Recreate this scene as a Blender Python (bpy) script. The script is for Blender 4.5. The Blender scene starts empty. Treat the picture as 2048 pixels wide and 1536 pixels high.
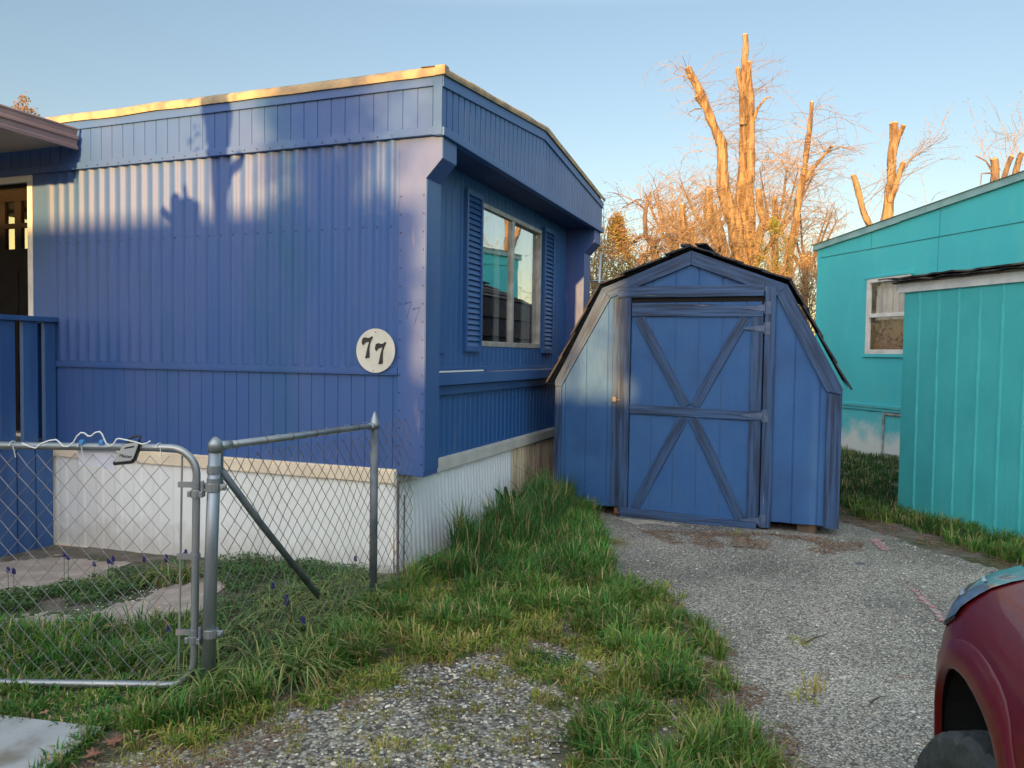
import bpy, math, random
import numpy as np
from mathutils import Vector, noise
random.seed(7); rng = np.random.default_rng(7)
R = math.radians
SC = bpy.context.scene; COL = SC.collection

# ------------------------------------------------------------ camera
CAMZ = 1.5; FPX = 1550.0; PIT = R(2.18); ROL = R(0.8)
cd = bpy.data.cameras.new('camera'); cam = bpy.data.objects.new('camera', cd); COL.objects.link(cam)
cam.location = (0, 0, CAMZ)
from mathutils import Matrix
CR = Matrix.Rotation(math.pi/2 - PIT, 3, 'X') @ Matrix.Rotation(ROL, 3, 'Z')
cam.rotation_euler = CR.to_euler()
cd.sensor_width = 36; cd.lens = FPX/2048*36; cd.clip_end = 2000; cd.clip_start = .05
SC.camera = cam

# directions of the home: L runs left along its long wall, E runs away along its end wall
A0 = R(20.8)
E = Vector((math.sin(A0), math.cos(A0), 0)); L = Vector((-math.cos(A0), math.sin(A0), 0))
Z = Vector((0, 0, 1)); CORNER = Vector((-.478, 5.15, 0))
SUN_EL = R(5.5)
SH = (-E - .026*L).normalized()                     # towards the sun, level
# ------------------------------------------------------------ world and sun
w = bpy.data.worlds.new('World'); SC.world = w; w.use_nodes = True
nt = w.node_tree; bg = nt.nodes['Background']
sky = nt.nodes.new('ShaderNodeTexSky'); sky.sky_type = 'NISHITA'; sky.sun_disc = False
sky.sun_elevation = SUN_EL; sky.sun_rotation = math.atan2(SH.x, SH.y)
sky.air_density = 1.0; sky.dust_density = .8; sky.ozone_density = 1.6; sky.altitude = 300
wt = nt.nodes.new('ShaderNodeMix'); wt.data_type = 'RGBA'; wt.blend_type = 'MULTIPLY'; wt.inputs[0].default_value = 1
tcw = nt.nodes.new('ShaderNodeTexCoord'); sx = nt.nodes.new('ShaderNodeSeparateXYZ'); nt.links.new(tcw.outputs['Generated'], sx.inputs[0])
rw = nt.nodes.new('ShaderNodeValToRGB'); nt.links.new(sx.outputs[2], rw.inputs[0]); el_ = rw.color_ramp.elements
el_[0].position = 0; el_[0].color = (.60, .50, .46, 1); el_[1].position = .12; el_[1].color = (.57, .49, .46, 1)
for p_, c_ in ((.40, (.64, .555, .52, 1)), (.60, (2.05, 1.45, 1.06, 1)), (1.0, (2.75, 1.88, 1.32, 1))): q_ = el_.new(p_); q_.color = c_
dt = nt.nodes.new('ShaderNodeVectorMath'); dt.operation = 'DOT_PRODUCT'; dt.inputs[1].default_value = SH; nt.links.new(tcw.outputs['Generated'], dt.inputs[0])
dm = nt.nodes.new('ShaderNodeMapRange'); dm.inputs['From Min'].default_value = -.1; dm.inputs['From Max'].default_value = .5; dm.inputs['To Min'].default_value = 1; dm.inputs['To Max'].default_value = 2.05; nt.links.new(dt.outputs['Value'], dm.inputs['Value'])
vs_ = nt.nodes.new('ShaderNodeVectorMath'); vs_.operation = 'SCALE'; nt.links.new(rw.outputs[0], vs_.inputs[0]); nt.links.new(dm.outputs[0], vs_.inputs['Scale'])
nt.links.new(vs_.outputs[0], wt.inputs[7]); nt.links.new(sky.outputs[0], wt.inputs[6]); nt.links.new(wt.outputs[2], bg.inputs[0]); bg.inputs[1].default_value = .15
sd = bpy.data.lights.new('sun', 'SUN'); sd.energy = 3.6; sd.angle = R(.5); sd.color = (1, .52, .155)
so = bpy.data.objects.new('sun', sd); COL.objects.link(so); so.location = (0, 0, 12)
sv = SH*math.cos(SUN_EL) + Z*math.sin(SUN_EL)
so.rotation_euler = sv.to_track_quat('Z', 'Y').to_euler()
SC.view_settings.view_transform = 'Standard'; SC.view_settings.look = 'None'
SC.view_settings.exposure = 2.0; SC.view_settings.gamma = 1
SC.cycles.use_denoising = True
try: SC.cycles.max_bounces = 6; SC.cycles.transparent_max_bounces = 12
except Exception: pass

# ------------------------------------------------------------ helpers
def ray(x, y): return CR @ Vector(((x-1024)/FPX, -(y-768)/FPX, -1))
def P(x, y, d):                                     # point at depth d metres seen at x, y of the photograph
    r = ray(x, y); return Vector((0, 0, CAMZ)) + r*(d/r.y)
def G(x, y, z=0):
    r = ray(x, y); return Vector((0, 0, CAMZ)) + r*((z-CAMZ)/r.z)
def on(o, n, x, y):
    c = Vector((0, 0, CAMZ)); r = ray(x, y); return c + r*((o-c).dot(n)/r.dot(n))
def Hm(l, e, z): return CORNER + L*l + E*e + Z*z
def clamp(a, lo=0, hi=1): return max(lo, min(hi, a))
def gz(x, y):                                       # height of the ground
    dx, dy = x-CORNER.x, y-CORNER.y
    l = dx*L.x + dy*L.y; e = dx*E.x + dy*E.y
    a = clamp(l/3.4); b = clamp(1+e/2.4); b = b*b*(3-2*b)
    if e > .5: b = clamp(1-(e-.5)/3)
    return -.13*a*b + .012*noise.noise(Vector((x*1.3, y*1.3, 0)))

class MB:
    def __init__(s): s.v = []; s.f = []; s.c = None
    def quad(s, a, b, c, d): n = len(s.v); s.v += [a, b, c, d]; s.f.append((n, n+1, n+2, n+3)); return s
    def box8(s, p):                                 # 4 bottom, 4 top
        n = len(s.v); s.v += p
        s.f += [tuple(n+i for i in q) for q in ((3,2,1,0),(4,5,6,7),(0,1,5,4),(1,2,6,5),(2,3,7,6),(3,0,4,7))]; return s
    def box(s, fr, a, b):                           # fr maps (u,v,w) to a point
        (u0,v0,w0),(u1,v1,w1) = a, b
        return s.box8([fr(u0,v0,w0),fr(u1,v0,w0),fr(u1,v1,w0),fr(u0,v1,w0),fr(u0,v0,w1),fr(u1,v0,w1),fr(u1,v1,w1),fr(u0,v1,w1)])
    def prism(s, pts, ext):                         # polygon extruded along ext
        n = len(s.v); k = len(pts); s.v += [Vector(p) for p in pts] + [Vector(p)+ext for p in pts]
        s.f.append(tuple(range(n+k-1, n-1, -1))); s.f.append(tuple(range(n+k, n+2*k)))
        for i in range(k): j = (i+1) % k; s.f.append((n+i, n+j, n+k+j, n+k+i))
        return s
    def tube(s, path, rad, n=8, cap=True, jag=0):
        path = [Vector(p) for p in path]; m = len(path); st = len(s.v)
        if not hasattr(rad, '__len__'): rad = [rad]*m
        up = None
        for i, p in enumerate(path):
            t = (path[min(i+1, m-1)] - path[max(i-1, 0)]).normalized()
            if up is None: up = t.orthogonal().normalized()
            else:
                up = up - t*up.dot(t)
                up = up.normalized() if up.length > 1e-5 else t.orthogonal().normalized()
            sd_ = t.cross(up)
            for k in range(n):
                a = 2*math.pi*k/n; r = rad[i]*(1+(random.uniform(-jag, jag) if jag else 0))
                s.v.append(p + up*math.cos(a)*r + sd_*math.sin(a)*r)
        for i in range(m-1):
            for k in range(n):
                a = st+i*n+k; b = st+i*n+(k+1) % n; s.f.append((a, b, b+n, a+n))
        if cap: s.f.append(tuple(st+n-1-k for k in range(n))); s.f.append(tuple(st+(m-1)*n+k for k in range(n)))
        return s
    def grid(s, rows):                              # list of rows of points
        st = len(s.v); nc = len(rows[0])
        for r in rows: s.v += r
        for i in range(len(rows)-1):
            for j in range(nc-1):
                a = st+i*nc+j; s.f.append((a, a+1, a+nc+1, a+nc))
        return s
    def build(s, name, mat, parent=None, smooth=False, base=None, bevel=0):
        me = bpy.data.meshes.new(name); vs = s.v
        off = Vector((0, 0, 0))
        if parent is not None: off = world_of(parent)
        elif base is not None: off = Vector(base)
        elif base is None and len(vs):
            xs = [v[0] for v in vs]; ys = [v[1] for v in vs]; zs = [v[2] for v in vs]
            off = Vector(((min(xs)+max(xs))/2, (min(ys)+max(ys))/2, min(zs)))
        me.from_pydata([tuple(v[i]-off[i] for i in range(3)) for v in vs], [], s.f)
        if s.c is not None:
            at = me.color_attributes.new('Col', 'FLOAT_COLOR', 'POINT')
            at.data.foreach_set('color', np.array([(c[0], c[1], c[2], 1) for c in s.c], dtype=np.float32).ravel())
        if smooth: me.polygons.foreach_set('use_smooth', [True]*len(me.polygons))
        me.materials.append(mat); me.update()
        o = bpy.data.objects.new(name, me); COL.objects.link(o)
        if parent is not None: o.parent = parent; WL[o.name] = off
        else: o.location = off; WL[o.name] = off
        if bevel:
            b = o.modifiers.new('bevel', 'BEVEL'); b.width = bevel; b.segments = 2; b.limit_method = 'ANGLE'; b.angle_limit = R(40)
        return o
WL = {}
def world_of(o): return WL[o.name]
def tag(o, label=None, cat=None, group=None, kind=None):
    for k, v in (('label', label), ('category', cat), ('group', group), ('kind', kind)):
        if v: o[k] = v
    return o
def thing(name, label, cat, loc, group=None):
    o = bpy.data.objects.new(name, None); COL.objects.link(o); o.location = loc; o.empty_display_size = .1
    WL[o.name] = Vector(loc); return tag(o, label, cat, group)

# ------------------------------------------------------------ materials
def nodes(m): return m.node_tree.nodes, m.node_tree.links
def M(name, col, rough=.6, col2=None, nscale=6, lo=.4, hi=.6, bump=0, bscale=40, metal=0, stretch=(1,1,1), spec=.5,
      col3=None, n3=20, lo3=.62, hi3=.7, coat=0, detail=6, bstretch=None, bdist=.01):
    m = bpy.data.materials.new(name); m.use_nodes = True; N, K = nodes(m); b = N['Principled BSDF']
    b.inputs['Base Color'].default_value = (*col, 1); b.inputs['Roughness'].default_value = rough
    b.inputs['Metallic'].default_value = metal; b.inputs['Specular IOR Level'].default_value = spec
    if coat: b.inputs['Coat Weight'].default_value = coat; b.inputs['Coat Roughness'].default_value = .04
    tc = N.new('ShaderNodeTexCoord')
    def noi(sc, st, det=detail):
        mp = N.new('ShaderNodeMapping'); mp.inputs['Scale'].default_value = st; K.new(tc.outputs['Object'], mp.inputs[0])
        n = N.new('ShaderNodeTexNoise'); n.inputs['Scale'].default_value = sc; n.inputs['Detail'].default_value = det
        K.new(mp.outputs[0], n.inputs['Vector']); return n
    def mix(fac, a, c, l, h):
        rp = N.new('ShaderNodeMapRange'); rp.inputs['From Min'].default_value = l; rp.inputs['From Max'].default_value = h
        K.new(fac, rp.inputs['Value']); mx = N.new('ShaderNodeMix'); mx.data_type = 'RGBA'
        K.new(rp.outputs[0], mx.inputs[0])
        if isinstance(a, tuple): mx.inputs[6].default_value = (*a, 1)
        else: K.new(a, mx.inputs[6])
        mx.inputs[7].default_value = (*c, 1); return mx.outputs[2]
    out = None
    if col2: out = mix(noi(nscale, stretch).outputs[0], col, col2, lo, hi)
    if col3: out = mix(noi(n3, stretch).outputs[0], out or col, col3, lo3, hi3)
    if out: K.new(out, b.inputs['Base Color'])
    if bump:
        bn = noi(bscale, bstretch or stretch, 8); bp = N.new('ShaderNodeBump'); bp.inputs['Strength'].default_value = bump
        bp.inputs['Distance'].default_value = bdist; K.new(bn.outputs[0], bp.inputs['Height']); K.new(bp.outputs[0], b.inputs['Normal'])
    return m
def splash(m, z0, z1, col):                       # soil thrown up along the foot of a sheet
    N, K = nodes(m); b = N['Principled BSDF']; src = b.inputs['Base Color'].links[0].from_socket
    tc = N.new('ShaderNodeTexCoord'); sp = N.new('ShaderNodeSeparateXYZ'); K.new(tc.outputs['Object'], sp.inputs[0])
    n = N.new('ShaderNodeTexNoise'); n.inputs['Scale'].default_value = 9; n.inputs['Detail'].default_value = 8; K.new(tc.outputs['Object'], n.inputs[0])
    ad = N.new('ShaderNodeMath'); ad.operation = 'MULTIPLY_ADD'; K.new(n.outputs[0], ad.inputs[0]); ad.inputs[1].default_value = .45; K.new(sp.outputs[2], ad.inputs[2])
    mr = N.new('ShaderNodeMapRange'); mr.inputs['From Min'].default_value = z0+.22; mr.inputs['From Max'].default_value = z1+.22; mr.inputs['To Min'].default_value = .45; mr.inputs['To Max'].default_value = 0; K.new(ad.outputs[0], mr.inputs[0])
    mx = N.new('ShaderNodeMix'); mx.data_type = 'RGBA'; K.new(mr.outputs[0], mx.inputs[0]); K.new(src, mx.inputs[6]); mx.inputs[7].default_value = (*col, 1); K.new(mx.outputs[2], b.inputs['Base Color'])
def VC(name, rough=.6, spec=.3, trans=0):
    m = bpy.data.materials.new(name); m.use_nodes = True; N, K = nodes(m); b = N['Principled BSDF']
    a = N.new('ShaderNodeVertexColor'); a.layer_name = 'Col'; K.new(a.outputs[0], b.inputs['Base Color'])
    b.inputs['Roughness'].default_value = rough; b.inputs['Specular IOR Level'].default_value = spec
    if trans:
        t = N.new('ShaderNodeBsdfTranslucent'); K.new(a.outputs[0], t.inputs[0]); mx = N.new('ShaderNodeMixShader')
        mx.inputs[0].default_value = trans; K.new(b.outputs[0], mx.inputs[1]); K.new(t.outputs[0], mx.inputs[2])
        K.new(mx.outputs[0], N['Material Output'].inputs[0])
    return m
def glass(name, fac=.5, tint=(.8, .85, .85), gt=(.95, .95, .95)):
    m = bpy.data.materials.new(name); m.use_nodes = True; N, K = nodes(m); N.remove(N['Principled BSDF'])
    t = N.new('ShaderNodeBsdfTransparent'); t.inputs[0].default_value = (*tint, 1)
    g = N.new('ShaderNodeBsdfGlossy'); g.inputs['Roughness'].default_value = .015; g.inputs[0].default_value = (*gt, 1)
    mx = N.new('ShaderNodeMixShader'); mx.inputs[0].default_value = fac
    tc = N.new('ShaderNodeTexCoord'); n = N.new('ShaderNodeTexNoise'); n.inputs['Scale'].default_value = 1.7; K.new(tc.outputs['Object'], n.inputs['Vector'])
    bp = N.new('ShaderNodeBump'); bp.inputs['Strength'].default_value = .12; bp.inputs['Distance'].default_value = .01
    K.new(n.outputs[0], bp.inputs['Height']); K.new(bp.outputs[0], g.inputs['Normal'])
    K.new(t.outputs[0], mx.inputs[1]); K.new(g.outputs[0], mx.inputs[2]); K.new(mx.outputs[0], N['Material Output'].inputs[0]); return m

blue = M('blue metal paint', (.040,.103,.30), .48, (.066,.118,.30), 1.6, .38, .72, .25, 14, stretch=(1,1,.35),
         col3=(.022,.10,.225), n3=1.1, lo3=.56, hi3=.72, bdist=.004, spec=.28)
blue_end = M('blue metal paint on the end wall', (.027,.102,.29), .45, (.040,.125,.32), 2.2, .35, .7, .25, 14, stretch=(1,1,.3),
         col3=(.07,.13,.27), n3=6, lo3=.6, hi3=.8, bdist=.004)
blue_corner = M('sun bleached blue paint', (.042,.102,.30), .5, (.072,.115,.30), 3.2, .42, .68, .2, 14, stretch=(1.6,1.6,.25),
         col3=(.18,.18,.30), n3=9, lo3=.66, hi3=.78, bdist=.004)
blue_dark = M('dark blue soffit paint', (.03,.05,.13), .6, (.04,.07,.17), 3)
rail_blue = M('deep blue wood paint', (.028,.085,.24), .5, (.045,.12,.30), 5, stretch=(1,1,.15), bump=.35, bscale=30, bdist=.004)
shed_blue = M('blue shed panel paint', (.021,.098,.285), .68, (.032,.118,.30), 3.0, .35, .7, .6, 34, stretch=(1,1,1), bstretch=(1,1,.45), bdist=.006,
         col3=(.022,.082,.23), n3=2.2, lo3=.52, hi3=.7)
def grainy(name, c1, c2, chip, axis):
    st = (2.2, 2.2, .12) if axis == 'z' else (.35, .35, 3.2)
    return M(name, c1, .62, c2, 16, .42, .62, .9, 30, stretch=st, bdist=.008, col3=chip, n3=11, lo3=.70, hi3=.74)
trim_z = grainy('weathered blue board upright', (.032,.085,.205), (.012,.030,.075), (.26,.26,.25), 'z')
trim_x = grainy('weathered blue board level', (.028,.095,.24), (.016,.045,.11), (.30,.28,.25), 'x')
trim_bare = M('bare worn board', (.30,.27,.22), .8, (.10,.12,.16), 9, bump=.6, bscale=40, stretch=(3,3,.5))
shingle = M('blackened roof shingles', (.018,.022,.035), .85, (.05,.05,.06), 12, bump=.8, bscale=60)
cream = M('cream vinyl band', (.86,.71,.53), .5, (.76,.62,.46), 4, bump=.1, bscale=20)
cream_end = M('weathered ivory band', (.64,.61,.54), .55, (.54,.52,.48), 5)
white_skirt = M('white vinyl skirting', (.88,.87,.85), .45, (.78,.77,.74), 1.5, .35, .75, stretch=(1,1,.4))
white_metal = M('white corrugated metal skirting', (.84,.85,.86), .42, (.74,.76,.78), 2, .35, .7, .3, 12, stretch=(1,1,.3), bdist=.004)
splash(white_skirt, .10, .32, (.42,.36,.28)); splash(white_metal, .10, .40, (.40,.36,.27))
rust_metal = M('stained bare corrugated metal', (.66,.55,.40), .5, (.30,.20,.13), 2.5, .42, .72, .3, 12, stretch=(2,2,.4), metal=.2)
roof_edge = M('weathered tan roof edging', (.38,.29,.17), .7, (.22,.17,.12), 7, .45, .65, bump=.7, bscale=25)
roof_top = M('pale roof coating', (.5,.48,.44), .8, (.4,.38,.36), 3)
alu = M('aluminium window frame', (.55,.53,.50), .38, (.40,.38,.36), 9, metal=.35)
white_paint = M('white paint', (.72,.70,.66), .5, (.6,.58,.54), 6, bump=.2, bscale=30)
pvc = M('white plastic', (.78,.78,.76), .4)
curtain = M('pale curtain', (.8,.8,.78), .9)
dark_room = M('dim room', (.10,.10,.11), .9)
door_dark = M('dark brown door paint', (.007,.0055,.005), .8, (.010,.008,.007), 10, spec=.1)
gl = glass('window glass', .42, (.95,.97,.97))
gl_house = glass('old window glass', .10, (.9,.9,.9))
galv = M('galvanised steel', (.30,.33,.36), .42, (.42,.43,.43), 5, .4, .65, .25, 60, metal=.75, stretch=(1,1,.3), bdist=.002)
galv_old = M('dull old steel pipe', (.12,.14,.16), .55, (.22,.23,.24), 8, .4, .65, metal=.5)
wire_m = M('galvanised wire', (.22,.22,.22), .45, (.30,.30,.30), 8, metal=.6)
wire_rust = M('rusty wire', (.16,.11,.09), .65, (.24,.22,.21), 6, .45, .6, metal=.4)
sign_white = M('enamelled white sign face', (.66,.63,.56), .35, (.58,.55,.48), 8)
black = M('black paint', (.012,.012,.014), .4)
plastic_black = M('black rubber', (.015,.016,.02), .45)
lock_grey = M('grey lockbox face', (.42,.42,.42), .4)
paper = M('white paper', (.72,.72,.80), .8)
tape = M('blue tape', (.05,.22,.48), .5)
teal = M('turquoise siding paint', (.06,.52,.56), .5, (.05,.45,.52), 1.2, .35, .7, .3, 3, bdist=.012, stretch=(1,1,.4), col3=(.09,.50,.52), n3=5, lo3=.55, hi3=.8)
teal_shed = M('turquoise shed paint', (.075,.50,.51), .5, (.060,.43,.45), 2.5, .35, .7, .55, 42, bstretch=(1,1,.3), bdist=.005,
          col3=(.08,.49,.50), n3=8, lo3=.62, hi3=.72)
teal_trim = M('weathered teal roof trim', (.24,.42,.44), .6, (.18,.34,.36), 4, bump=.3, bscale=20)
skirt_teal = M('white skirting with turquoise overspray', (.74,.76,.74), .5)
N, K = nodes(skirt_teal); tc = N.new('ShaderNodeTexCoord'); sp = N.new('ShaderNodeSeparateXYZ'); K.new(tc.outputs['Object'], sp.inputs[0])
n_ = N.new('ShaderNodeTexNoise'); n_.inputs['Scale'].default_value = 3.2; n_.inputs['Detail'].default_value = 8; K.new(tc.outputs['Object'], n_.inputs[0])
ad = N.new('ShaderNodeMath'); ad.operation = 'MULTIPLY_ADD'; K.new(n_.outputs[0], ad.inputs[0]); ad.inputs[1].default_value = .9; K.new(sp.outputs[2], ad.inputs[2])
mr_ = N.new('ShaderNodeMapRange'); mr_.inputs['From Min'].default_value = .66; mr_.inputs['From Max'].default_value = 1.0; K.new(ad.outputs[0], mr_.inputs[0])
mx1 = N.new('ShaderNodeMix'); mx1.data_type = 'RGBA'; K.new(mr_.outputs[0], mx1.inputs[0]); mx1.inputs[6].default_value = (.72,.74,.72,1); mx1.inputs[7].default_value = (.08,.52,.58,1); K.new(mx1.outputs[2], N['Principled BSDF'].inputs[0])
roll_roof = M('torn black roofing felt', (.03,.03,.035), .85, (.16,.15,.14), 8, .5, .62, bump=.6, bscale=30)
bark = M('rough tan bark', (.25,.18,.10), .9, (.11,.07,.04), 5, .42, .6, 1.0, 9, stretch=(2.2,2.2,.5), bdist=.07)  # lighter brown bark of the pollarded trees
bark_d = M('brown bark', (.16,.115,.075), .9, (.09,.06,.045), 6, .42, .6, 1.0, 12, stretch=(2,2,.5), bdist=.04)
cutwood = M('fresh cut wood', (.42,.30,.18), .8, (.30,.2,.12), 20)
twig_m = M('thin twigs', (.21,.155,.10), .8)
twig_red = M('reddish twigs', (.20,.13,.08), .8)
leafcol = VC('leaf colour', .6, .25, .3)
grass_m = VC('grass blades', .55, .3, .25)
stone_m = VC('stones', .75, .35)
soil = M('garden soil', (.13,.10,.075), .95, (.22,.18,.14), 7, .4, .65, .9, 45, bdist=.02, col3=(.06,.08,.03), n3=2.2, lo3=.48, hi3=.6)
concrete = M('pale grey concrete', (.42,.42,.41), .8, (.33,.33,.33), 7, .35, .7, .5, 70, bdist=.004, col3=(.22,.19,.15), n3=3.5, lo3=.58, hi3=.72)
path_m = M('sandy dirt path', (.46,.37,.31), .95, (.34,.27,.22), 6, .4, .65, .6, 50, bdist=.01)
red_car = M('dark red car paint', (.11,.0015,.005), .36, (.125,.002,.006), 30, coat=.22, metal=.0, spec=.3)
lens = M('headlight lens', (.34,.40,.46), .24, (.20,.26,.32), 14, coat=1, metal=.45, stretch=(1,1,5))
lens_in = M('headlight reflector', (.80,.84,.88), .25, metal=.5)
rubber = M('tyre rubber', (.032,.036,.037), .7, (.05,.054,.055), 30, bump=.4, bscale=80)
rim_m = M('alloy rim', (.5,.5,.5), .3, metal=.9)
car_glass = M('dark car glass', (.02,.025,.03), .05, coat=1)
car_black = M('black wheel liner', (.008,.008,.008), .9)
brick_m = M('red brown brick block', (.28,.13,.08), .85, (.2,.1,.07), 12, bump=.5, bscale=40)
wood_raw = M('old timber block', (.10,.075,.055), .85, (.06,.045,.035), 8, bump=.5, bscale=30)
house_tan = M('tan siding', (.35,.30,.24), .7); roof_dk = M('dark roof', (.06,.055,.05), .9)
steel_dark = M('painted iron hinge', (.05,.09,.19), .5, (.09,.13,.22), 15, metal=.2)
latch_m = M('steel latch', (.22,.20,.18), .6, metal=.3)

def chip_seal(name, sc, dark, light, gap, tint=None):
    m = bpy.data.materials.new(name); m.use_nodes = True; N, K = nodes(m); b = N['Principled BSDF']; b.inputs['Roughness'].default_value = .75
    tc = N.new('ShaderNodeTexCoord'); v = N.new('ShaderNodeTexVoronoi'); v.inputs['Scale'].default_value = sc; K.new(tc.outputs['Object'], v.inputs['Vector'])
    sp = N.new('ShaderNodeSeparateColor'); K.new(v.outputs['Color'], sp.inputs[0])
    pw = N.new('ShaderNodeMath'); pw.operation = 'POWER'; pw.inputs[1].default_value = 1.25; K.new(sp.outputs[0], pw.inputs[0])
    cr = N.new('ShaderNodeMix'); cr.data_type = 'RGBA'; cr.inputs[6].default_value = (*dark, 1); cr.inputs[7].default_value = (*light, 1); K.new(pw.outputs[0], cr.inputs[0])
    n = N.new('ShaderNodeTexNoise'); n.inputs['Scale'].default_value = .9; n.inputs['Detail'].default_value = 8; K.new(tc.outputs['Object'], n.inputs['Vector'])
    rp = N.new('ShaderNodeMapRange'); rp.inputs['From Min'].default_value = .3; rp.inputs['From Max'].default_value = .7; rp.inputs['To Min'].default_value = .42; rp.inputs['To Max'].default_value = 1.25
    K.new(n.outputs[0], rp.inputs['Value'])
    mr = N.new('ShaderNodeMapRange'); mr.inputs['From Min'].default_value = .35; mr.inputs['From Max'].default_value = .75; mr.inputs['To Min'].default_value = 1; mr.inputs['To Max'].default_value = gap
    K.new(v.outputs['Distance'], mr.inputs['Value'])
    mu = N.new('ShaderNodeMath'); mu.operation = 'MULTIPLY'; K.new(rp.outputs[0], mu.inputs[0]); K.new(mr.outputs[0], mu.inputs[1])
    vm = N.new('ShaderNodeVectorMath'); vm.operation = 'SCALE'; K.new(cr.outputs[2], vm.inputs[0]); K.new(mu.outputs[0], vm.inputs['Scale'])
    K.new(vm.outputs[0], b.inputs['Base Color'])
    bp = N.new('ShaderNodeBump'); bp.inputs['Strength'].default_value = .8; bp.inputs['Distance'].default_value = .006; bp.invert = True
    K.new(v.outputs['Distance'], bp.inputs['Height']); K.new(bp.outputs[0], b.inputs['Normal']); return m
drive_m = chip_seal('chip seal gravel', 115, (.12,.105,.09), (.72,.64,.53), .5)
gravel_m = chip_seal('loose gravel bed', 60, (.11,.095,.075), (.56,.49,.39), .4)

# ------------------------------------------------------------ ground
def inpoly(pts, poly):
    x, y = pts[:, 0], pts[:, 1]; r = np.zeros(len(pts), bool); j = len(poly)-1
    for i in range(len(poly)):
        xi, yi = poly[i]; xj, yj = poly[j]
        c = ((yi > y) != (yj > y)) & (x < (xj-xi)*(y-yi)/(yj-yi+1e-12)+xi); r ^= c; j = i
    return r
def ground_sheet(name, x0, x1, y0, y1, st, mat, dz, poly=None, kind='structure', edge=.05):
    nx = int((x1-x0)/st)+1; ny = int((y1-y0)/st)+1; mb = MB(); idx = {}
    P2 = np.array([(x0+(i+.5)*st, y0+(j+.5)*st) for j in range(ny-1) for i in range(nx-1)])
    if poly is not None:
        jit = np.array([noise.noise(Vector((p[0]*5, p[1]*5, 3)))*edge*2 + noise.noise(Vector((p[0]*19, p[1]*19, 5)))*edge for p in P2])
        ok = inpoly(P2 + np.stack([jit, -jit], 1), poly)
    else: ok = np.ones(len(P2), bool)
    def vid(i, j):
        if (i, j) not in idx:
            x = x0+i*st; y = y0+j*st; idx[(i, j)] = len(mb.v); mb.v.append(Vector((x, y, gz(x, y)+dz)))
        return idx[(i, j)]
    k = 0
    for j in range(ny-1):
        for i in range(nx-1):
            if ok[k]: mb.f.append((vid(i, j), vid(i+1, j), vid(i+1, j+1), vid(i, j+1)))
            k += 1
    o = mb.build(name, mat, smooth=True, base=(0, 0, 0)); return tag(o, kind=kind)
xs = [-400, -60, -14] + [-8+.25*i for i in range(73)] + [14, 25, 60, 400]
ys = [-200, -40, -10, -2] + [0+.25*i for i in range(65)] + [20, 30, 60, 400]
g = MB(); g.grid([[Vector((x, y, gz(x, y))) for x in xs] for y in ys])
tag(g.build('ground', soil, smooth=True, base=(0, 0, 0)), kind='structure')
DRIVE = [(.74,7.13),(.72,6.09),(.72,5.38),(.87,4.93),(.89,4.36),(.97,3.99),(.89,3.49),(.85,3.11),(.87,2.70),(.87,-3),(6.5,-3),(6.5,3.5),(4.3,4.6),(3.62,5.40),(3.42,5.65),(3.29,6.08),(3.2,6.6),(3.0,7.2),(2.9,7.8),(1.0,8.8),(.5,8.0)]
ground_sheet('gravel_drive', .2, 6.6, -3, 8.8, .05, drive_m, .006, DRIVE)
COARSE = [(.45,3.60),(.5,3.90),(.38,4.07),(.06,4.10),(-.17,4.0),(-.38,3.84),(-.60,3.65),(-.76,3.40),(-.98,3.17),(-1.3,2.92),(-1.6,2.5),(-1.4,1.5),(.3,1.5),(.12,2.76),(.24,3.01),(.3,3.32)]
ground_sheet('gravel_patch', -1.8, .8, 1.5, 5.0, .04, gravel_m, .005, COARSE)
P1 = [(-.55,4.50),(-.40,4.80),(-.22,4.70),(-.22,4.30),(-.44,4.25)]; P2_ = [(.02,4.79),(.33,5.0),(.42,4.80),(.25,4.55),(.05,4.52)]
PATH = [(-4.6,5.3),(-3.5,5.93),(-2.80,5.68),(-2.72,5.21),(-2.91,4.86),(-3.3,4.6),(-4.6,4.2)]
ground_sheet('dirt_path', -4.6, -2.4, 4.1, 6.1, .05, path_m, .006, PATH)
PATH2 = [(-2.75,4.35),(-2.40,4.35),(-2.24,4.85),(-2.10,5.30),(-1.85,5.2),(-1.82,4.50),(-2.18,4.10),(-2.48,4.10),(-2.9,4.1)]
ground_sheet('dirt_patch', -3, -1.7, 4.0, 5.4, .04, path_m, .007, PATH2)
# concrete apron in front of the shed door and red paint marks on the drive
ground_sheet('cement_patch', .9, 1.6, 6.7, 7.2, .03, M('old cement', (.46,.40,.32), .9, (.36,.31,.25), 9), .010, [(.97,7.05),(1.2,7.02),(1.5,6.85),(1.45,6.78),(1.25,6.83),(1.1,6.80)], edge=.03)
red_mark = M('red marking paint', (.42,.12,.13), .8, (.40,.37,.34), 40, .46, .54, bump=.8, bscale=90)
ground_sheet('paint_mark', 2.3, 2.8, 4.2, 5.1, .012, red_mark, .011, [(2.63,5.05),(2.665,5.03),(2.49,4.25),(2.455,4.28)], edge=.014)
ground_sheet('paint_mark', 2.8, 3.2, 5.9, 6.5, .012, red_mark, .011, [(3.02,6.42),(3.09,6.40),(2.98,6.02),(2.90,6.04)], edge=.015)

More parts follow.
